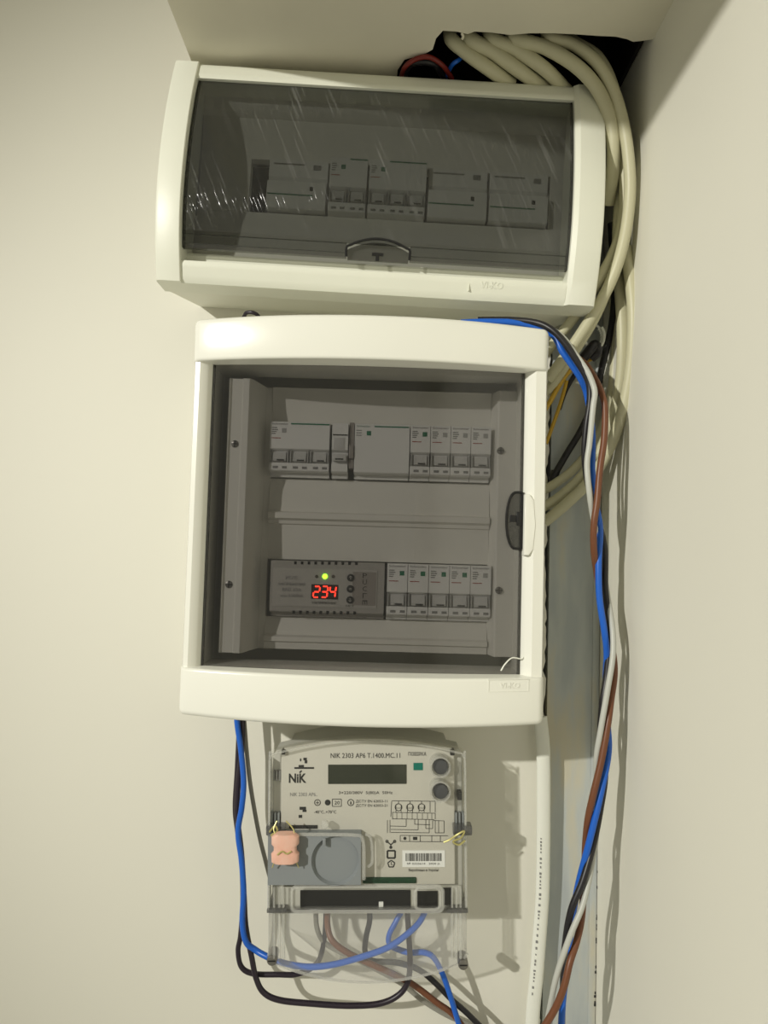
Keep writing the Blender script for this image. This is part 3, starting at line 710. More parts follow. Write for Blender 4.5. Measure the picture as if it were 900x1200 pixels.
bm = bmesh.new(); prism(bm, arctop(x0 + .012, x1 - .012, zc_ - .001, za_ - .002, zsp + .002), .0, .030); finish('base', bm, 'mbase', mt_)
bm = bmesh.new(); prism(bm, arctop(x0 + .0022, x1 - .0022, zc_ - .001, za_ - .002, zsp + .004), .030, HB, .002); finish('body', bm, 'mbase', mt_)
fx0, fx1 = ml(329, 950, HFc)[0], ml(533, 950, HFc)[0]
bm = bmesh.new(); prism(bm, arctop(fx0, fx1, zc_ + .002, za_ - .001, ml(430, 1037, HFc)[1]), HB, HFc, .001); finish('faceplate', bm, 'mface', mt_)
bm = bmesh.new(); prism(bm, arctop(x0, x1, zc_, za_, zsp), HB - .004, HC, .0035); finish('clear_cover', bm, 'mclear', mt_)
for a_ in (x0 + .0004, x1 - .0014):
    bx('cover_shadow_strip', 'edge', mt_, a_, a_ + .0010, HB - .002, HC - .0032, zsp + .001, zc_ - .006)  # hazy strips added to make the meter's cast shadow more solid
# bright edge highlights of the clear cover, put in as a whitish hazy tube
bm = bmesh.new()
o = arctop(x0 + .0012, x1 - .0012, zc_ - .001, za_ - .001, zsp + .002)[2:]
tube_bm(bm, [Vector((x, -HC + .0012, z)) for x, z in [(x1 - .0012, zsp + .002)] + o + [(x0 + .0012, zsp + .002)]], .0011, 6, 2); finish('cover_rim', bm, 'rim', mt_)
hp = HFc + .0002
def mtext(body, u0, u1, v, hpx, mat='ink', bold=0):
    xa, z = ml(u0, v, hp); xb, _ = ml(u1, v, hp)
    return text('lettering', body, mt_, mat, (xa + xb) / 2, z, hp, width=xb - xa, height=hpx / 1.27e3, bold=bold)
mtext('NIK 2303 AP6 T.1400.MC.11', 387.5, 469, 885.5, 5.6)
mtext('ПОВІРКА', 478.5, 499.5, 883.5, 4.4, bold=.00003)
mtext('NiK', 338.5, 359, 912, 10.5, bold=.0003)
x, z = ml(352, 904.5, hp); bm = bmesh.new(); seg2(bm, (x - .0008, z - .0008), (x + .0012, z + .0010), .0014, hp); finish('logo_accent', bm, 'ink', mt_)
mtext('NIK 2303 AP6..', 340, 372, 931, 4, 'inkgrey')
mtext('3×220/380V  5(80)A  50Hz', 397, 460, 929.5, 4.2, 'ink')
mtext('ДСТУ EN 62053-11', 417, 454, 939.2, 3.6); mtext('ДСТУ EN 62053-21', 417, 454, 944.2, 3.6)
mtext('-40°C..+70°C', 368, 394, 951.5, 3.6, bold=.00003)
mtext('1', 410.4, 411.8, 941, 3.4)
# certification marks, small emblems
bm = bmesh.new()
for u, r in ((372, 3.7), (411, 3.9)): x, z = ml(u, 940.5, hp); ring(bm, x, z, hp - .0001, hp + .0001, r / 1270, (r - .8) / 1270, 20)
x, z = ml(372, 940.5, hp); seg2(bm, (x, z + .0016), (x, z - .0016), .0006, hp); seg2(bm, (x - .0014, z - .0002), (x + .0014, z - .0002), .0006, hp)
x, z = ml(384, 940.5, hp); cyl(bm, x, z, hp - .0001, hp + .0001, .0026, 16)
(xa, za2), (xb, zb2) = ml(389.5, 936.5, hp), ml(400, 945, hp)
for p, q in (((xa, za2), (xb, za2)), ((xb, za2), (xb, zb2)), ((xb, zb2), (xa, zb2)), ((xa, zb2), (xa, za2))): seg2(bm, p, q, .0006, hp)
stuff(finish('approval_marks', bm, 'ink', mt_))
mtext('20', 392, 398, 940.7, 4)
bm = bmesh.new()
for u0, v0, u1, v1 in ((355.5, 888, 359.5, 891), (357, 891, 360, 894.5), (351.5, 889, 353, 892), (350, 896.5, 356, 899), (345, 899, 368, 901), (351, 945.5, 358.5, 949), (354.5, 949, 359, 951.5), (350, 955, 354, 958.5)):
    (xa, z1), (xb, z0) = ml(u0, v0, hp), ml(u1, v1, hp); box(bm, xa, xb, hp - .0001, hp + .0001, z0, z1)
stuff(finish('emblem', bm, 'ink', mt_))
(xa, z1), (xb, z0) = ml(384.5, 896, HFc), ml(476.5, 918.5, HFc)
bm = bmesh.new(); box(bm, xa, xb, HFc - .002, HFc + .0006, z0, z1, bev=.0004); finish('display', bm, 'lcd', mt_)
(xa, z1), (xb, z0) = ml(484.5, 894, hp), ml(495.5, 902.5, hp)
bm = bmesh.new(); box(bm, xa, xb, hp - .0001, hp + .0002, z0, z1); finish('green_sticker', bm, 'teal', mt_)
for u, v in ((515, 895), (515, 923.5)):
    x, z = ml(u, v, .064); bm = bmesh.new(); ring(bm, x, z, HFc - .001, .0745, .0092, .0078, 32); co = finish('button', bm, 'rim', mt_)
    bm = bmesh.new(); cyl(bm, x, z, HFc - .001, .0655, .0080, 28); finish('button_well', bm, 'mbase', co)
    bm = bmesh.new(); cyl(bm, x + .0006, z - .0012, HFc, .0700, .0070, 28, .0012, r1=.0066); finish('button_cap', bm, 'lens', co)
# wiring diagram
bm = bmesh.new()
def L(u0, v0, u1, v1, wd=.0005): seg2(bm, ml(u0, v0, hp), ml(u1, v1, hp), wd, hp)
for q in ((459, 938.5, 510, 939), (459, 939, 458, 957), (510, 939, 510, 952), (504, 939, 504, 952), (460, 952, 510, 953), (460, 959.5, 509, 960.5), (460, 952, 460, 960), (510, 953, 510, 960), (457, 968, 476, 968.5), (476, 968.5, 476, 960),
          (458, 972, 490, 972.5), (490, 972.5, 490, 960), (458, 975.5, 503, 976), (503, 976, 503, 960), (486, 966, 504, 966.5), (486, 966, 486, 960), (499, 960, 499, 971), (499, 971, 507, 971), (507, 971, 507, 960), (454, 961, 454, 976), (457, 961, 457, 976),
          (508, 961.5, 520.5, 962), (520.5, 962, 520.5, 976), (520.5, 976, 510, 976), (510, 976, 510, 962), (514, 962, 514, 976), (469, 979, 525, 979.5), (469, 986, 520, 986.5), (469, 979, 469, 986), (480, 979, 480, 986), (492.5, 979, 492.5, 986), (506, 979, 506, 986), (516, 979, 516, 986)): L(*q)
for u in (465, 471, 477, 483, 489, 495, 501, 506): L(u, 952.5, u, 960, .0004)
for u in (467, 480.5, 494):
    x, z = ml(u, 946, hp); ring(bm, x, z, hp - .0001, hp + .0001, .0034, .0028, 18); L(u, 939, u, 942.5); L(u - 3, 947, u + 3, 947, .0004); L(u - 3, 944, u - 3, 952); L(u + 3, 944, u + 3, 952)
x, z = ml(474.5, 982.5, hp); cyl(bm, x, z, hp - .0001, hp + .0001, .0014, 12); L(484, 982.5, 489, 982.5, .0028)
stuff(finish('wiring_diagram', bm, 'ink', mt_))
# three small pictograms
bm = bmesh.new()
for p, q in (((453.5, 986), (458, 990)), ((462.5, 986), (458, 990)), ((458, 990), (458, 994))): seg2(bm, ml(*p, hp), ml(*q, hp), .0010, hp)
for u, v in ((453.5, 986), (462.5, 986), (458, 993)): x, z = ml(u, v, hp); ring(bm, x, z, hp - .0001, hp + .0001, .0014, .0006, 12)
for q in ((454, 997, 463, 997), (463, 997, 463, 1005.5), (463, 1005.5, 454, 1005.5), (454, 1005.5, 454, 997)): seg2(bm, ml(q[0], q[1], hp), ml(q[2], q[3], hp), .0015, hp)
pg = [(458.5 + 4.3 * math.sin(R(72 * i)), 1012.5 - 4.3 * math.cos(R(72 * i))) for i in range(5)]
for i in range(5): seg2(bm, ml(*pg[i], hp), ml(*pg[(i + 1) % 5], hp), .0010, hp)
L(458.5, 1010, 458.5, 1013, .0006); L(458.5, 1013, 460, 1014, .0006)
stuff(finish('pictograms', bm, 'ink', mt_))
(xa, z1), (xb, z0) = ml(471.5, 996.5, hp), ml(521.5, 1015.8, hp)
bm = bmesh.new(); box(bm, xa, xb, hp - .0001, hp + .0003, z0, z1); lab = finish('barcode_label', bm, 'sticker', mt_)
bm = bmesh.new(); x = xa + .003; zz0, zz1 = z1 - .0093, z1 - .0025
while x < xb - .0035:
    wv = random.choice((.0003, .0005, .0008, .0011)); box(bm, x, x + wv, hp + .0003, hp + .00045, zz0, zz1); x += wv + random.choice((.0003, .0004, .0007))
stuff(finish('barcode', bm, 'ink', lab))
text('lettering', '№ 0325614   2020 р.', lab, 'ink', (xa + xb) / 2, z0 + .0028, hp + .0004, width=(xb - xa) * .78, height=.0022)
mtext('Вироблено в Україні', 479, 514, 1020, 3.8)
# grey module with round recess
h0m, h1m = HFc, .0745
mx0, mz1 = ml(314, 980, h1m); mx1, mz0 = ml(423, 1037, h1m)
bm = bmesh.new(); cx, cz = ml(393, 1009, h1m); rc = .0212
out = rr(mx0, mx1, mz0, mz1, .004, 4)
n = 48; angs = [2 * math.pi * i / n for i in range(n)]
def onrect(a):
    dx, dz = math.cos(a), math.sin(a); t = 1e9
    if dx > 1e-6: t = min(t, (mx1 - cx) / dx)
    if dx < -1e-6: t = min(t, (mx0 - cx) / dx)
    if dz > 1e-6: t = min(t, (mz1 - cz) / dz)
    if dz < -1e-6: t = min(t, (mz0 - cz) / dz)
    return cx + dx * t, cz + dz * t
crn = sorted([math.atan2(zz - cz, xx - cx) % (2 * math.pi) for xx in (mx0, mx1) for zz in (mz0, mz1)])
angs = sorted(angs + crn)
O1 = [bm.verts.new((*[onrect(a)[0]], -h1m, onrect(a)[1])) for a in angs]; O0 = [bm.verts.new((onrect(a)[0], -h0m, onrect(a)[1])) for a in angs]
I1 = [bm.verts.new((cx + rc * math.cos(a), -h1m, cz + rc * math.sin(a))) for a in angs]
I0 = [bm.verts.new((cx + rc * .93 * math.cos(a), -(h1m - .0040), cz + rc * .93 * math.sin(a))) for a in angs]
for i in range(len(angs)):
    j = (i + 1) % len(angs)
    bm.faces.new((O1[i], O1[j], I1[j], I1[i])); bm.faces.new((O0[i], O0[j], O1[j], O1[i])); bm.faces.new((I1[i], I1[j], I0[j], I0[i]))
bm.faces.new(I0); bm.faces.new(O0)
gm = finish('grey_module', bm, 'mgrey', mt_, 30)
x, z = ml(380, 983, h1m)
bx('module_tab', 'mgrey', gm, x - .0014, x + .0014, h1m - .004, h1m + .0015, z - .006, z + .001, bev=.0005)
bm = bmesh.new()
tube_bm(bm, [Vector((a_, -h1m - .001, b_)) for a_, b_ in (ml(340, 977.5, h1m), ml(380, 977.5, h1m), ml(418, 978.5, h1m), ml(425, 983, h1m), ml(426.5, 1000, h1m), ml(426.5, 1030, h1m))], .0016, 6, 4)
tube_bm(bm, [Vector((a_, -h1m + .003, b_)) for a_, b_ in (ml(428, 979, h1m), ml(434, 983, h1m), ml(436, 995, h1m), ml(436, 1012, h1m), ml(431, 1018, h1m))], .0014, 6, 4)
finish('module_clear_rim', bm, 'rim', gm)
bm = bmesh.new(); x, z = ml(380.5, 969, h1m); cyl(bm, x, z, HC - .002, HC + .003, .0034, 16, .0008); finish('cover_screw_boss', bm, 'rim', mt_)
(xa, z1), (xb, z0) = ml(339, 967, hp), ml(372, 971, hp); bm = bmesh.new(); box(bm, xa, xb, hp - .0002, hp + .0004, z0, z1); finish('slot_mark', bm, 'ink', mt_)
# circuit board edge, lower body, dark terminal window
(xa, z1), (xb, z0) = ml(425, 1027.5, .060), ml(488, 1034.5, .060)
bm = bmesh.new(); box(bm, xa, xb, .052, .0620, z0, z1, bev=.001); finish('circuit_board', bm, 'pcb', mt_)
(xa, z1), (xb, z0) = ml(322, 1038, .058), ml(541, 1066, .058)
bm = bmesh.new(); box(bm, xa, xb, .040, .0590, z0, z1, bev=.001); finish('terminal_block', bm, 'mbase', mt_)
(xa, z1), (xb, z0) = ml(352, 1043, .059), ml(481, 1063, .059)
bm = bmesh.new(); box(bm, xa, xb, .0570, .0600, z0, z1); finish('terminal_window', bm, 'dark', mt_)
(xa, z1), (xb, z0) = ml(489, 1044, .059), ml(513, 1063, .059)
bm = bmesh.new(); box(bm, xa, xb, .0570, .0600, z0, z1); finish('terminal_window', bm, 'dark', mt_)
(xa, z1), (xb, z0) = ml(519, 1040, .059), ml(529, 1060, .059)
bm = bmesh.new(); box(bm, xa, xb, .0570, .0600, z0, z1); finish('terminal_window', bm, 'dark', mt_)
x, z = ml(446.5, 1059, .0595); bm = bmesh.new(); box(bm, x - .002, x + .002, .0588, .0610, z - .0022, z + .0022); finish('terminal_contact', bm, 'sticker', mt_)
bm = bmesh.new()
hw_ = .0715
def loop(u0, v0, u1, v1, h, r):
    a_, b_ = ml(u0, v0, h), ml(u1, v1, h); q = rr(a_[0], b_[0], b_[1], a_[1], .005, 4); q.append(q[0])
    tube_bm(bm, [Vector((x, -h, z)) for x, z in q], r, 6, 1)
loop(342, 1039, 519, 1068, hw_, .0017); loop(486, 1040.5, 516, 1066, hw_ + .001, .0013)
finish('window_frame', bm, 'rim', mt_)
# clear terminal cover over the wires
zlo, zap = ml(318, 1128, .064)[1], ml(432, 1153, .064)[1]
xm = (x0 + x1) / 2; hwm = (x1 - x0) / 2
pts = [(x0, zsp - .0006), (x0, zlo + .006), (x0 + .004, zlo)] + [(x, zlo + (zap - zlo) * (1 - ((x - xm) / hwm) ** 2)) for x in [x0 + .010 + (x1 - x0 - .02) * i / 16 for i in range(17)]] + [(x1 - .004, zlo), (x1, zlo + .006), (x1, zsp - .0006)]
bm = bmesh.new(); prism(bm, pts, .002, .0640, .003); tcov = finish('terminal_cover', bm, 'frost', mt_)
bm = bmesh.new(); tube_bm(bm, [Vector((x, -.0625, z + .0006)) for x, z in pts[1:-1]], .0013, 6, 2); finish('terminal_cover_rim', bm, 'rim', tcov)  # whitish hazy tube paints the bright highlight along the lower edge
bm = bmesh.new()
for (ua, ub_, hh) in ((312.5, 336, .068), (336, 524, .064), (524, 548.5, .068)):
    a_, b_ = ml(ua, 1067.5, hh), ml(ub_, 1068.5, hh)
    box(bm, a_[0], b_[0], .030, hh, min(a_[1], b_[1]) - .0012, max(a_[1], b_[1]) + .0012, bev=.0005)
finish('seam_strip', bm, 'smoke', tcov)
for us in ((321, 327, 332), (530, 535, 540)):
    for u in us:
        a_, b_ = ml(u, 1071, .066), ml(u, 1124, .066)
        bm = bmesh.new(); tube_bm(bm, [Vector((a_[0], -.0645, a_[1])), Vector((b_[0], -.0645, b_[1]))], .0013, 6, 1); finish('cover_rib', bm, 'rim', tcov)
        c_, d_ = ml(u, 1040, .07), ml(u, 1064, .07)
        bm = bmesh.new(); tube_bm(bm, [Vector((c_[0], -.0690, c_[1])), Vector((d_[0], -.0690, d_[1]))], .0010, 6, 1); finish('cover_rib', bm, 'rim', mt_)
for u, v in ((318.5, 1126), (543, 1131)):
    x, z = ml(u, v, .065); bm = bmesh.new(); cyl(bm, x, z, .050, .0655, .0046, 18, .0012); sc = finish('screw', bm, 'screw', mt_)
    bm = bmesh.new(); box(bm, x - .0034, x + .0034, .0652, .0657, z - .0006, z + .0006); finish('screw_slot', bm, 'dark', sc)
# small dark clips in the upper corners and side windows
for u, v, du, dv in ((331.5, 882.5, 4, 5), (530.5, 883, 5, 6), (539, 934, 5, 9)):
    x, z = ml(u, v, .066); bm = bmesh.new(); box(bm, x - du / 2600, x + du / 2600, .056, .0645, z - dv / 2600, z + dv / 2600, bev=.0004); finish('corner_clip', bm, 'ink', mt_)
for u in (322, 539):
    for k in range(3):
        x, z = ml(u - 4 + k * 4, 962, .064); bm = bmesh.new(); box(bm, x - .0009, x + .0009, .050, .062, z - .010, z + .006, bev=.0003); finish('side_louvre', bm, 'mgrey', mt_)
    x, z = ml(u + (1 if u < 400 else 3), 973, .068); bm = bmesh.new(); box(bm, x - .0085, x + .0085, .058, .0700, z - .0042, z + .0042, bev=.0012); finish('seal_clip', bm, 'smoke', mt_)
for k in range(3):
    x, z = ml(320 + k * 3.4, 911, .064); bm = bmesh.new(); box(bm, x - .0008, x + .0008, .056, .060, z - .0045, z + .0045); finish('printed_bar', bm, 'inkgrey', mt_)

# ------------------------------------------------------------------ seals
x, z = ml(334, 994, .083)
sl = thing('plastic_seal', 'pink plastic seal hanging over the grey module of the meter', 'seal', MF, x, .0755, z)
prof = [(-.0125, .0095), (-.0115, .0118), (-.0050, .0122), (-.0030, .0100), (.0015, .0100), (.0035, .0120), (.0095, .0120), (.0120, .0085)]
bm = bmesh.new(); rows = []
for zz, rx in prof: rows.append([(rx * math.copysign(abs(math.cos(t)) ** .55, math.cos(t)), -(.0058 + .0052 * math.copysign(abs(math.sin(t)) ** .7, math.sin(t))), zz) for t in [2 * math.pi * i / 20 for i in range(20)]])
loft(bm, rows); finish('seal_body', bm, 'pink', sl, 40)
bm = bmesh.new()
tube_bm(bm, [Vector(p) for p in ((-.006, -.0112, -.004), (-.002, -.0116, -.001), (.002, -.0116, -.003), (.006, -.0112, -.001))], .0007, 6, 4)
for s_ in (-1, 1): tube_bm(bm, [Vector(p) for p in ((.008 * s_, -.006, .010), (.0085 * s_ - .002, -.004, .015), (-.004 + .004 * s_, -.002, .021))], .0006, 6, 4)
for s_ in (-1, 1): tube_bm(bm, [Vector(p) for p in ((.009 * s_, -.006, -.011), (.0105 * s_, -.005, -.015), (.0115 * s_, -.004, -.018))], .0005, 6, 3)
stuff(finish('seal_wire', bm, 'gold', sl))
for nm, pix, lb_ in (('seal_wire', ((316, 975, 72), (322, 968, 74), (325, 974, 75), (318, 979, 75), (326, 981, 76), (333, 979, 77)), 'yellowish twisted seal wire tangled above the pink seal'),
                     ('seal_wire', ((520, 987, 71), (527, 984, 72), (536, 978, 74), (544, 974, 74), (540, 982, 74), (531, 986, 73), (538, 990, 73), (545, 985, 73)), 'yellowish twisted seal wire at the meter clip away from the pink seal')):
    cable(nm, lb_, 'gold', pix, .0009, 'seal wire', n=6)

# ------------------------------------------------------------------ beige sheathed cables
BG = 'beige sheathed cables from the ceiling hole'
beige = [
 ('first beige cable into the hole, running behind the film-covered box top', ((545, 10, 60), (527, 40, 95), (545, 60, 96), (575, 82, 90), (600, 100, 78)), .0062),
 ('beige cable beside the first, dipping behind the film-covered box top', ((572, 12, 60), (548, 40, 100), (580, 62, 98), (612, 85, 90), (640, 105, 76)), .0062),
 ('beige cable in the middle of the hole, dipping behind the box top', ((600, 12, 60), (572, 40, 100), (605, 58, 100), (640, 82, 94), (665, 108, 76)), .0060),
 ('beige cable lying against the film-covered box corner and down its side', ((620, 12, 60), (600, 41, 103), (640, 56, 104), (676, 78, 104), (701, 106, 102), (715, 140, 101), (719, 175, 95), (717, 208, 84), (712, 240, 70)), .0060),
 ('outermost beige cable, arching from the hole and curving left under the box', ((660, 12, 60), (640, 40, 103), (672, 52, 105), (700, 74, 106), (719, 106, 105), (731, 147, 104), (737, 190, 102), (738, 230, 98), (732, 278, 94), (719, 322, 88), (699, 362, 76), (672, 404, 58), (642, 445, 42)), .0052),
 ('beige cable just inside the outermost one, curving left under the box', ((690, 14, 60), (668, 42, 92), (700, 66, 94), (718, 100, 92), (728, 150, 88), (731, 200, 84), (731, 240, 82), (723, 285, 82), (703, 326, 78), (682, 360, 64), (652, 398, 44), (630, 426, 34)), .0048),
 ('beige cable rising close to the film-covered box and passing under the outer two', ((716, 120, 62), (722, 170, 66), (726, 220, 70), (724, 262, 72), (722, 300, 74), (710, 342, 74), (694, 378, 66), (668, 420, 48), (640, 462, 34)), .0048),
 ('beige cable falling along the side wall, outer strand of the lower sweep', ((733, 290, 74), (739, 330, 78), (742, 375, 78), (739, 430, 72), (730, 480, 64), (714, 525, 52), (692, 562, 40), (664, 590, 30), (638, 612, 22)), .0054),
 ('beige cable inside the outer strand of the lower sweep', ((722, 300, 56), (727, 350, 62), (729, 400, 62), (727, 445, 56), (718, 490, 48), (702, 530, 38), (680, 560, 28), (655, 583, 20), (635, 595, 16)), .0050),
 ('beige cable forming the topmost strand of the lower sweep', ((716, 330, 34), (721, 390, 28), (719, 440, 24), (710, 490, 20), (694, 524, 16), (672, 550, 13), (650, 567, 11), (632, 577, 10)), .0046),
]
for lb_, pix, r in beige: cable('beige_cable', lb_, 'beige', pix, r, 'cable', BG, n=12)
# flat white cable beside the steel channel with printing
fc = [(633, 840, 16), (636.5, 880, 16), (637, 940, 15), (636.5, 1000, 14), (635.5, 1050, 13), (632, 1100, 13), (628.5, 1145, 14), (625, 1180, 14), (623, 1215, 14)]
fl = cable('flat_cable', 'white flat cable with black printing hanging beside the steel channel', 'white_w', fc, .0068, 'cable', n=14, flat=.0034)
base_ = fl.location
def fcx(v):
    for (ua, va, ha), (ub_, vb, hb_) in zip(fc, fc[1:]):
        if va <= v <= vb: k = (v - va) / (vb - va); return ua + (ub_ - ua) * k, ha + (hb_ - ha) * k
bm = bmesh.new(); v = 983
while v < 1166:
    u, h = fcx(v); p = at(u - 2.6, v, (h + 3.7) / 1000) - base_; wv = random.uniform(.0004, .0010); hh = random.uniform(.0005, .0011)
    box(bm, p.x - wv, p.x + wv, -p.y - .0008, -p.y + .0001, p.z - hh, p.z + hh); v += random.choice((4.0, 5.0, 7.5))
stuff(finish('printing', bm, 'inkgrey', fl))

# ------------------------------------------------------------------ single wires beside the boxes
RW = .0029
wires = [
 ('blue_wire', 'blue wire twisted with the black, white and brown ones beside the boxes', 'blue', ((540, 378, 84), (575, 377, 88), (612, 379, 92), (646, 391, 96), (659, 412, 98), (671, 429, 97), (681, 445, 94), (688, 464, 88), (694, 505, 84), (694, 550, 84), (697, 585, 84), (703, 618, 90), (701.5, 660, 93), (702.5, 700, 93), (708, 738, 92), (711, 765, 86), (710, 800, 78), (712, 848, 84), (713, 882, 91), (704, 930, 96), (691, 985, 96), (677, 1040, 88), (669, 1090, 76), (664, 1140, 82), (660, 1168, 86), (657, 1215, 88))),
 ('black_wire', 'black wire twisted with the blue, white and brown ones beside the boxes', 'black', ((560, 375, 84), (600, 375, 90), (628, 378, 97), (646, 386, 103), (661, 401, 105), (674, 420, 105), (686, 439, 104), (691, 453, 103), (691, 473, 102), (687, 500, 100), (685, 530, 97), (688, 560, 92), (697, 600, 82), (708, 640, 82), (709, 690, 82), (715, 738, 84), (711, 790, 86), (706, 825, 88), (704, 860, 82), (709, 905, 84), (703, 950, 90), (695, 990, 92), (683, 1032, 98), (669, 1068, 99), (662, 1110, 94), (660, 1150, 78), (658, 1215, 78))),
 ('white_wire', 'pale grey wire twisted with the blue, black and brown ones beside the boxes', 'greyw', ((610, 376, 78), (640, 383, 86), (659, 395, 97), (674, 415, 103), (688, 435, 106), (695, 451, 107), (697, 462, 108), (695, 477, 108), (691, 518, 106), (688, 545, 105), (691, 580, 104), (696, 612, 94), (706, 660, 78), (713, 705, 82), (718, 740, 92), (718, 770, 97), (712, 808, 99), (704, 855, 99), (699, 890, 94), (700, 935, 82), (699, 975, 82), (694, 1010, 90), (684, 1057, 100), (668, 1097, 104), (653, 1141, 102), (645, 1178, 98), (638, 1215, 95))),
 ('brown_wire', 'brown wire twisted with the blue, black and pale grey ones beside the boxes', 'brown', ((655, 402, 46), (672, 416, 66), (687, 428, 84), (699, 447, 94), (706, 464, 98), (709, 480, 100), (708, 515, 102), (703, 550, 104), (700, 585, 105), (696, 615, 104), (696, 645, 98), (700, 675, 84), (708, 720, 76), (717, 758, 82), (720, 788, 91), (716, 820, 93), (712, 850, 97), (705, 890, 99), (695, 932, 99), (689, 960, 94), (686, 990, 84), (685, 1020, 86), (682, 1072, 92), (676, 1102, 97), (668, 1127, 104), (661, 1156, 107), (650, 1183, 106), (632, 1212, 104))),
]
for nm, lb_, mt, pix in wires: cable(nm, lb_, mt, pix, .0025 if mt == 'greyw' else RW, group='twisted supply wires')
cable('black_cable', 'thick black cable running down behind the beige cables to the channel', 'black', ((716, 262, 40), (718, 300, 40), (720, 345, 36), (716, 385, 30), (706, 428, 24), (698, 462, 20), (683, 500, 16), (664, 532, 12), (650, 556, 8)), .0034, 'cable')
cable('black_plug', 'small black stub at the lower end of the thick black cable', 'black', ((651, 552, 6), (649, 560, 6), (648, 568, 5)), .0046, 'cable end')
cable('yellow_wire', 'yellow wire bending up beside the large box from behind the cover', 'yellow', ((632, 490, 40), (645, 470, 40), (655, 452, 38), (668, 434, 34), (684, 424, 32), (699, 418, 30)), .0024, group='yellow wires')
cable('yellow_wire', 'lower yellow wire turning dark beside the large box', 'yellow', ((640, 520, 22), (648, 498, 22), (655, 478, 24), (661, 458, 28), (664, 446, 30)), .0019, group='yellow wires')
cable('black_wire', 'short black wire leaving the cable bundle by the yellow wires', 'black', ((655, 480, 16), (661, 462, 20), (668, 448, 26), (676, 436, 30), (688, 424, 34)), .0024)
cable('black_wire', 'short black wire bunched under the coiled white tie', 'black', ((680, 424, 36), (690, 412, 44), (697, 404, 46), (700, 412, 40), (692, 420, 36)), .0048)
# coiled white tie
o = at(695, 396, .040); bm = bmesh.new()
tube_bm(bm, [Vector((.009 * math.cos(R(a)), -.006 * a / 360, .0125 * math.sin(R(a)))) for a in range(-70, 420, 25)], .0013, 8, 4)
for a in range(-60, 60, 14): box(bm, .0066 * math.cos(R(a)), .0080 * math.cos(R(a)), .001, .004, .0095 * math.sin(R(a)) - .0005, .0095 * math.sin(R(a)) + .0005)
tie = finish('cable_tie', bm, 'white_w', None, 60, o); tag(tie, 'coiled white toothed tie hooked on the beige cables', 'cable tie')
# wires above the upper box
cable('red_wire', 'dark red wire bulging out over the film-covered box top', 'red', ((470, 90, 70), (475, 78, 90), (488, 69, 96), (503, 67, 98), (518, 76, 92), (530, 92, 74)), .0021)
cable('black_wire', 'short black wire tucked under the red one over the film-covered box', 'black', ((472, 92, 60), (480, 76, 84), (495, 72, 90), (510, 76, 86), (522, 94, 64)), .0030)
cable('blue_wire', 'short blue wire beside the red one over the film-covered box', 'blue', ((522, 92, 66), (530, 76, 86), (538, 70, 88), (545, 62, 80), (552, 50, 60)), .0019)
cable('black_wire', 'tiny loop of black wire peeking over the large box cover', 'purple', ((280, 380, 62), (286, 371, 64), (289, 366.5, 68), (297, 366.5, 70), (303, 371, 66), (306, 382, 60)), .0018)

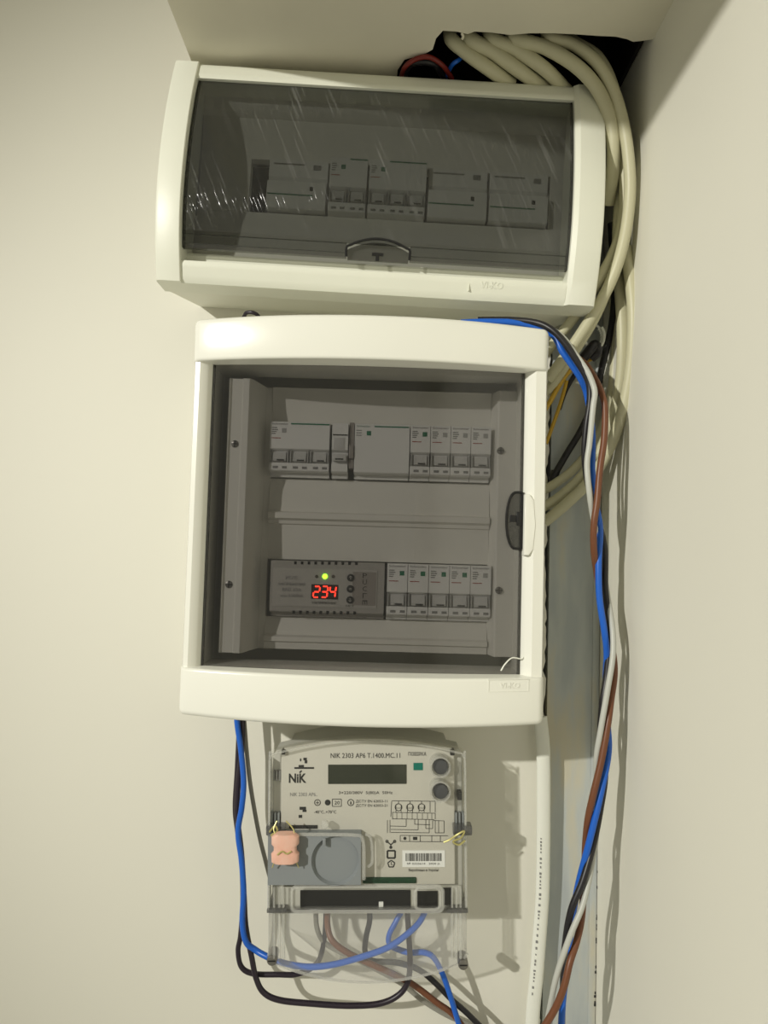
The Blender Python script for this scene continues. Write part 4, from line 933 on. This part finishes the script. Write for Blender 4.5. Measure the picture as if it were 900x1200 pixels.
# ------------------------------------------------------------------ wires around the meter
RM = .0024
cable('blue_wire', 'blue wire dropping from the large box and looping under the meter', 'blue', ((276, 815, 40), (278, 848, 40), (282, 876, 40), (285.5, 915, 42), (283.5, 945, 44), (279, 975, 44), (283, 1008, 44), (285.5, 1044, 44), (284, 1080, 44), (288, 1103, 44), (299, 1113, 42), (313, 1121, 46), (334, 1129, 50), (362, 1133, 52), (392, 1130, 52), (425, 1121, 50), (455, 1110, 48), (478, 1094, 44), (492, 1080, 38), (499, 1066, 30)), RM + .0003)
cable('black_wire', 'black wire dropping from the large box, inner loop entering the meter', 'purple', ((278, 815, 30), (280, 848, 30), (278, 900, 32), (275.5, 945, 34), (278, 972, 34), (283, 1010, 34), (284.5, 1056, 34), (282, 1095, 34), (279, 1114, 34), (283, 1133, 34), (297, 1141, 34), (325, 1142, 34), (350, 1141, 32), (372, 1128, 26), (380, 1100, 22), (382, 1066, 22)), RM)
cable('black_wire', 'black wire dropping from the large box, lowest loop below the meter', 'purple', ((284, 815, 36), (284, 870, 36), (279, 920, 36), (278, 955, 38), (283, 1000, 38), (286, 1050, 38), (288, 1085, 40), (295, 1122, 42), (300, 1146, 42), (309, 1163, 42), (328, 1172, 42), (365, 1176, 42), (410, 1178.5, 42), (445, 1176, 42), (467, 1166, 42), (478, 1150, 42), (480.5, 1125, 42), (479, 1095, 40), (477, 1062, 36)), RM + .0002)
cable('grey_wire', 'dull grey wire running from the large box to behind the meter', 'dimgrey', ((284, 815, 22), (286.5, 849, 22), (289.5, 885, 22), (294, 924, 21), (303, 975, 18), (311, 1008, 14), (318, 1035, 10)), .0021)
cable('brown_wire', 'brown wire curving out of the terminal cover below the meter', 'brown', ((384, 1062, 30), (384, 1085, 32), (390, 1103, 38), (410, 1118, 42), (440, 1132, 44), (470, 1146, 40), (490, 1158, 30), (512, 1175, 30), (530, 1188, 30), (548, 1210, 30)), RM + .0004)
cable('grey_wire', 'grey wire curving beside the brown one inside the terminal cover', 'dimgrey', ((370, 1062, 20), (371, 1085, 22), (378, 1102, 22), (396, 1114, 20), (430, 1130, 18), (470, 1152, 14), (495, 1172, 10), (525, 1190, 8), (560, 1205, 8)), RM)
cable('black_wire', 'black wire standing upright in the middle of the terminal cover', 'black', ((433, 1062, 34), (433, 1080, 34), (429, 1098, 33), (428, 1116, 32), (436, 1126, 30), (465, 1128, 26), (490, 1136, 24), (508, 1150, 26), (530, 1172, 28), (548, 1188, 28), (572, 1212, 28)), RM + .0002)
cable('blue_wire', 'blue wire leaving the terminal cover downwards beside the brown one', 'blue', ((474, 1062, 20), (464, 1080, 24), (456, 1096, 26), (458, 1108, 28), (478, 1116, 32), (496, 1116, 34), (508, 1122, 34), (518, 1140, 34), (526, 1162, 34), (534, 1188, 34), (541, 1212, 34)), RM + .0002)
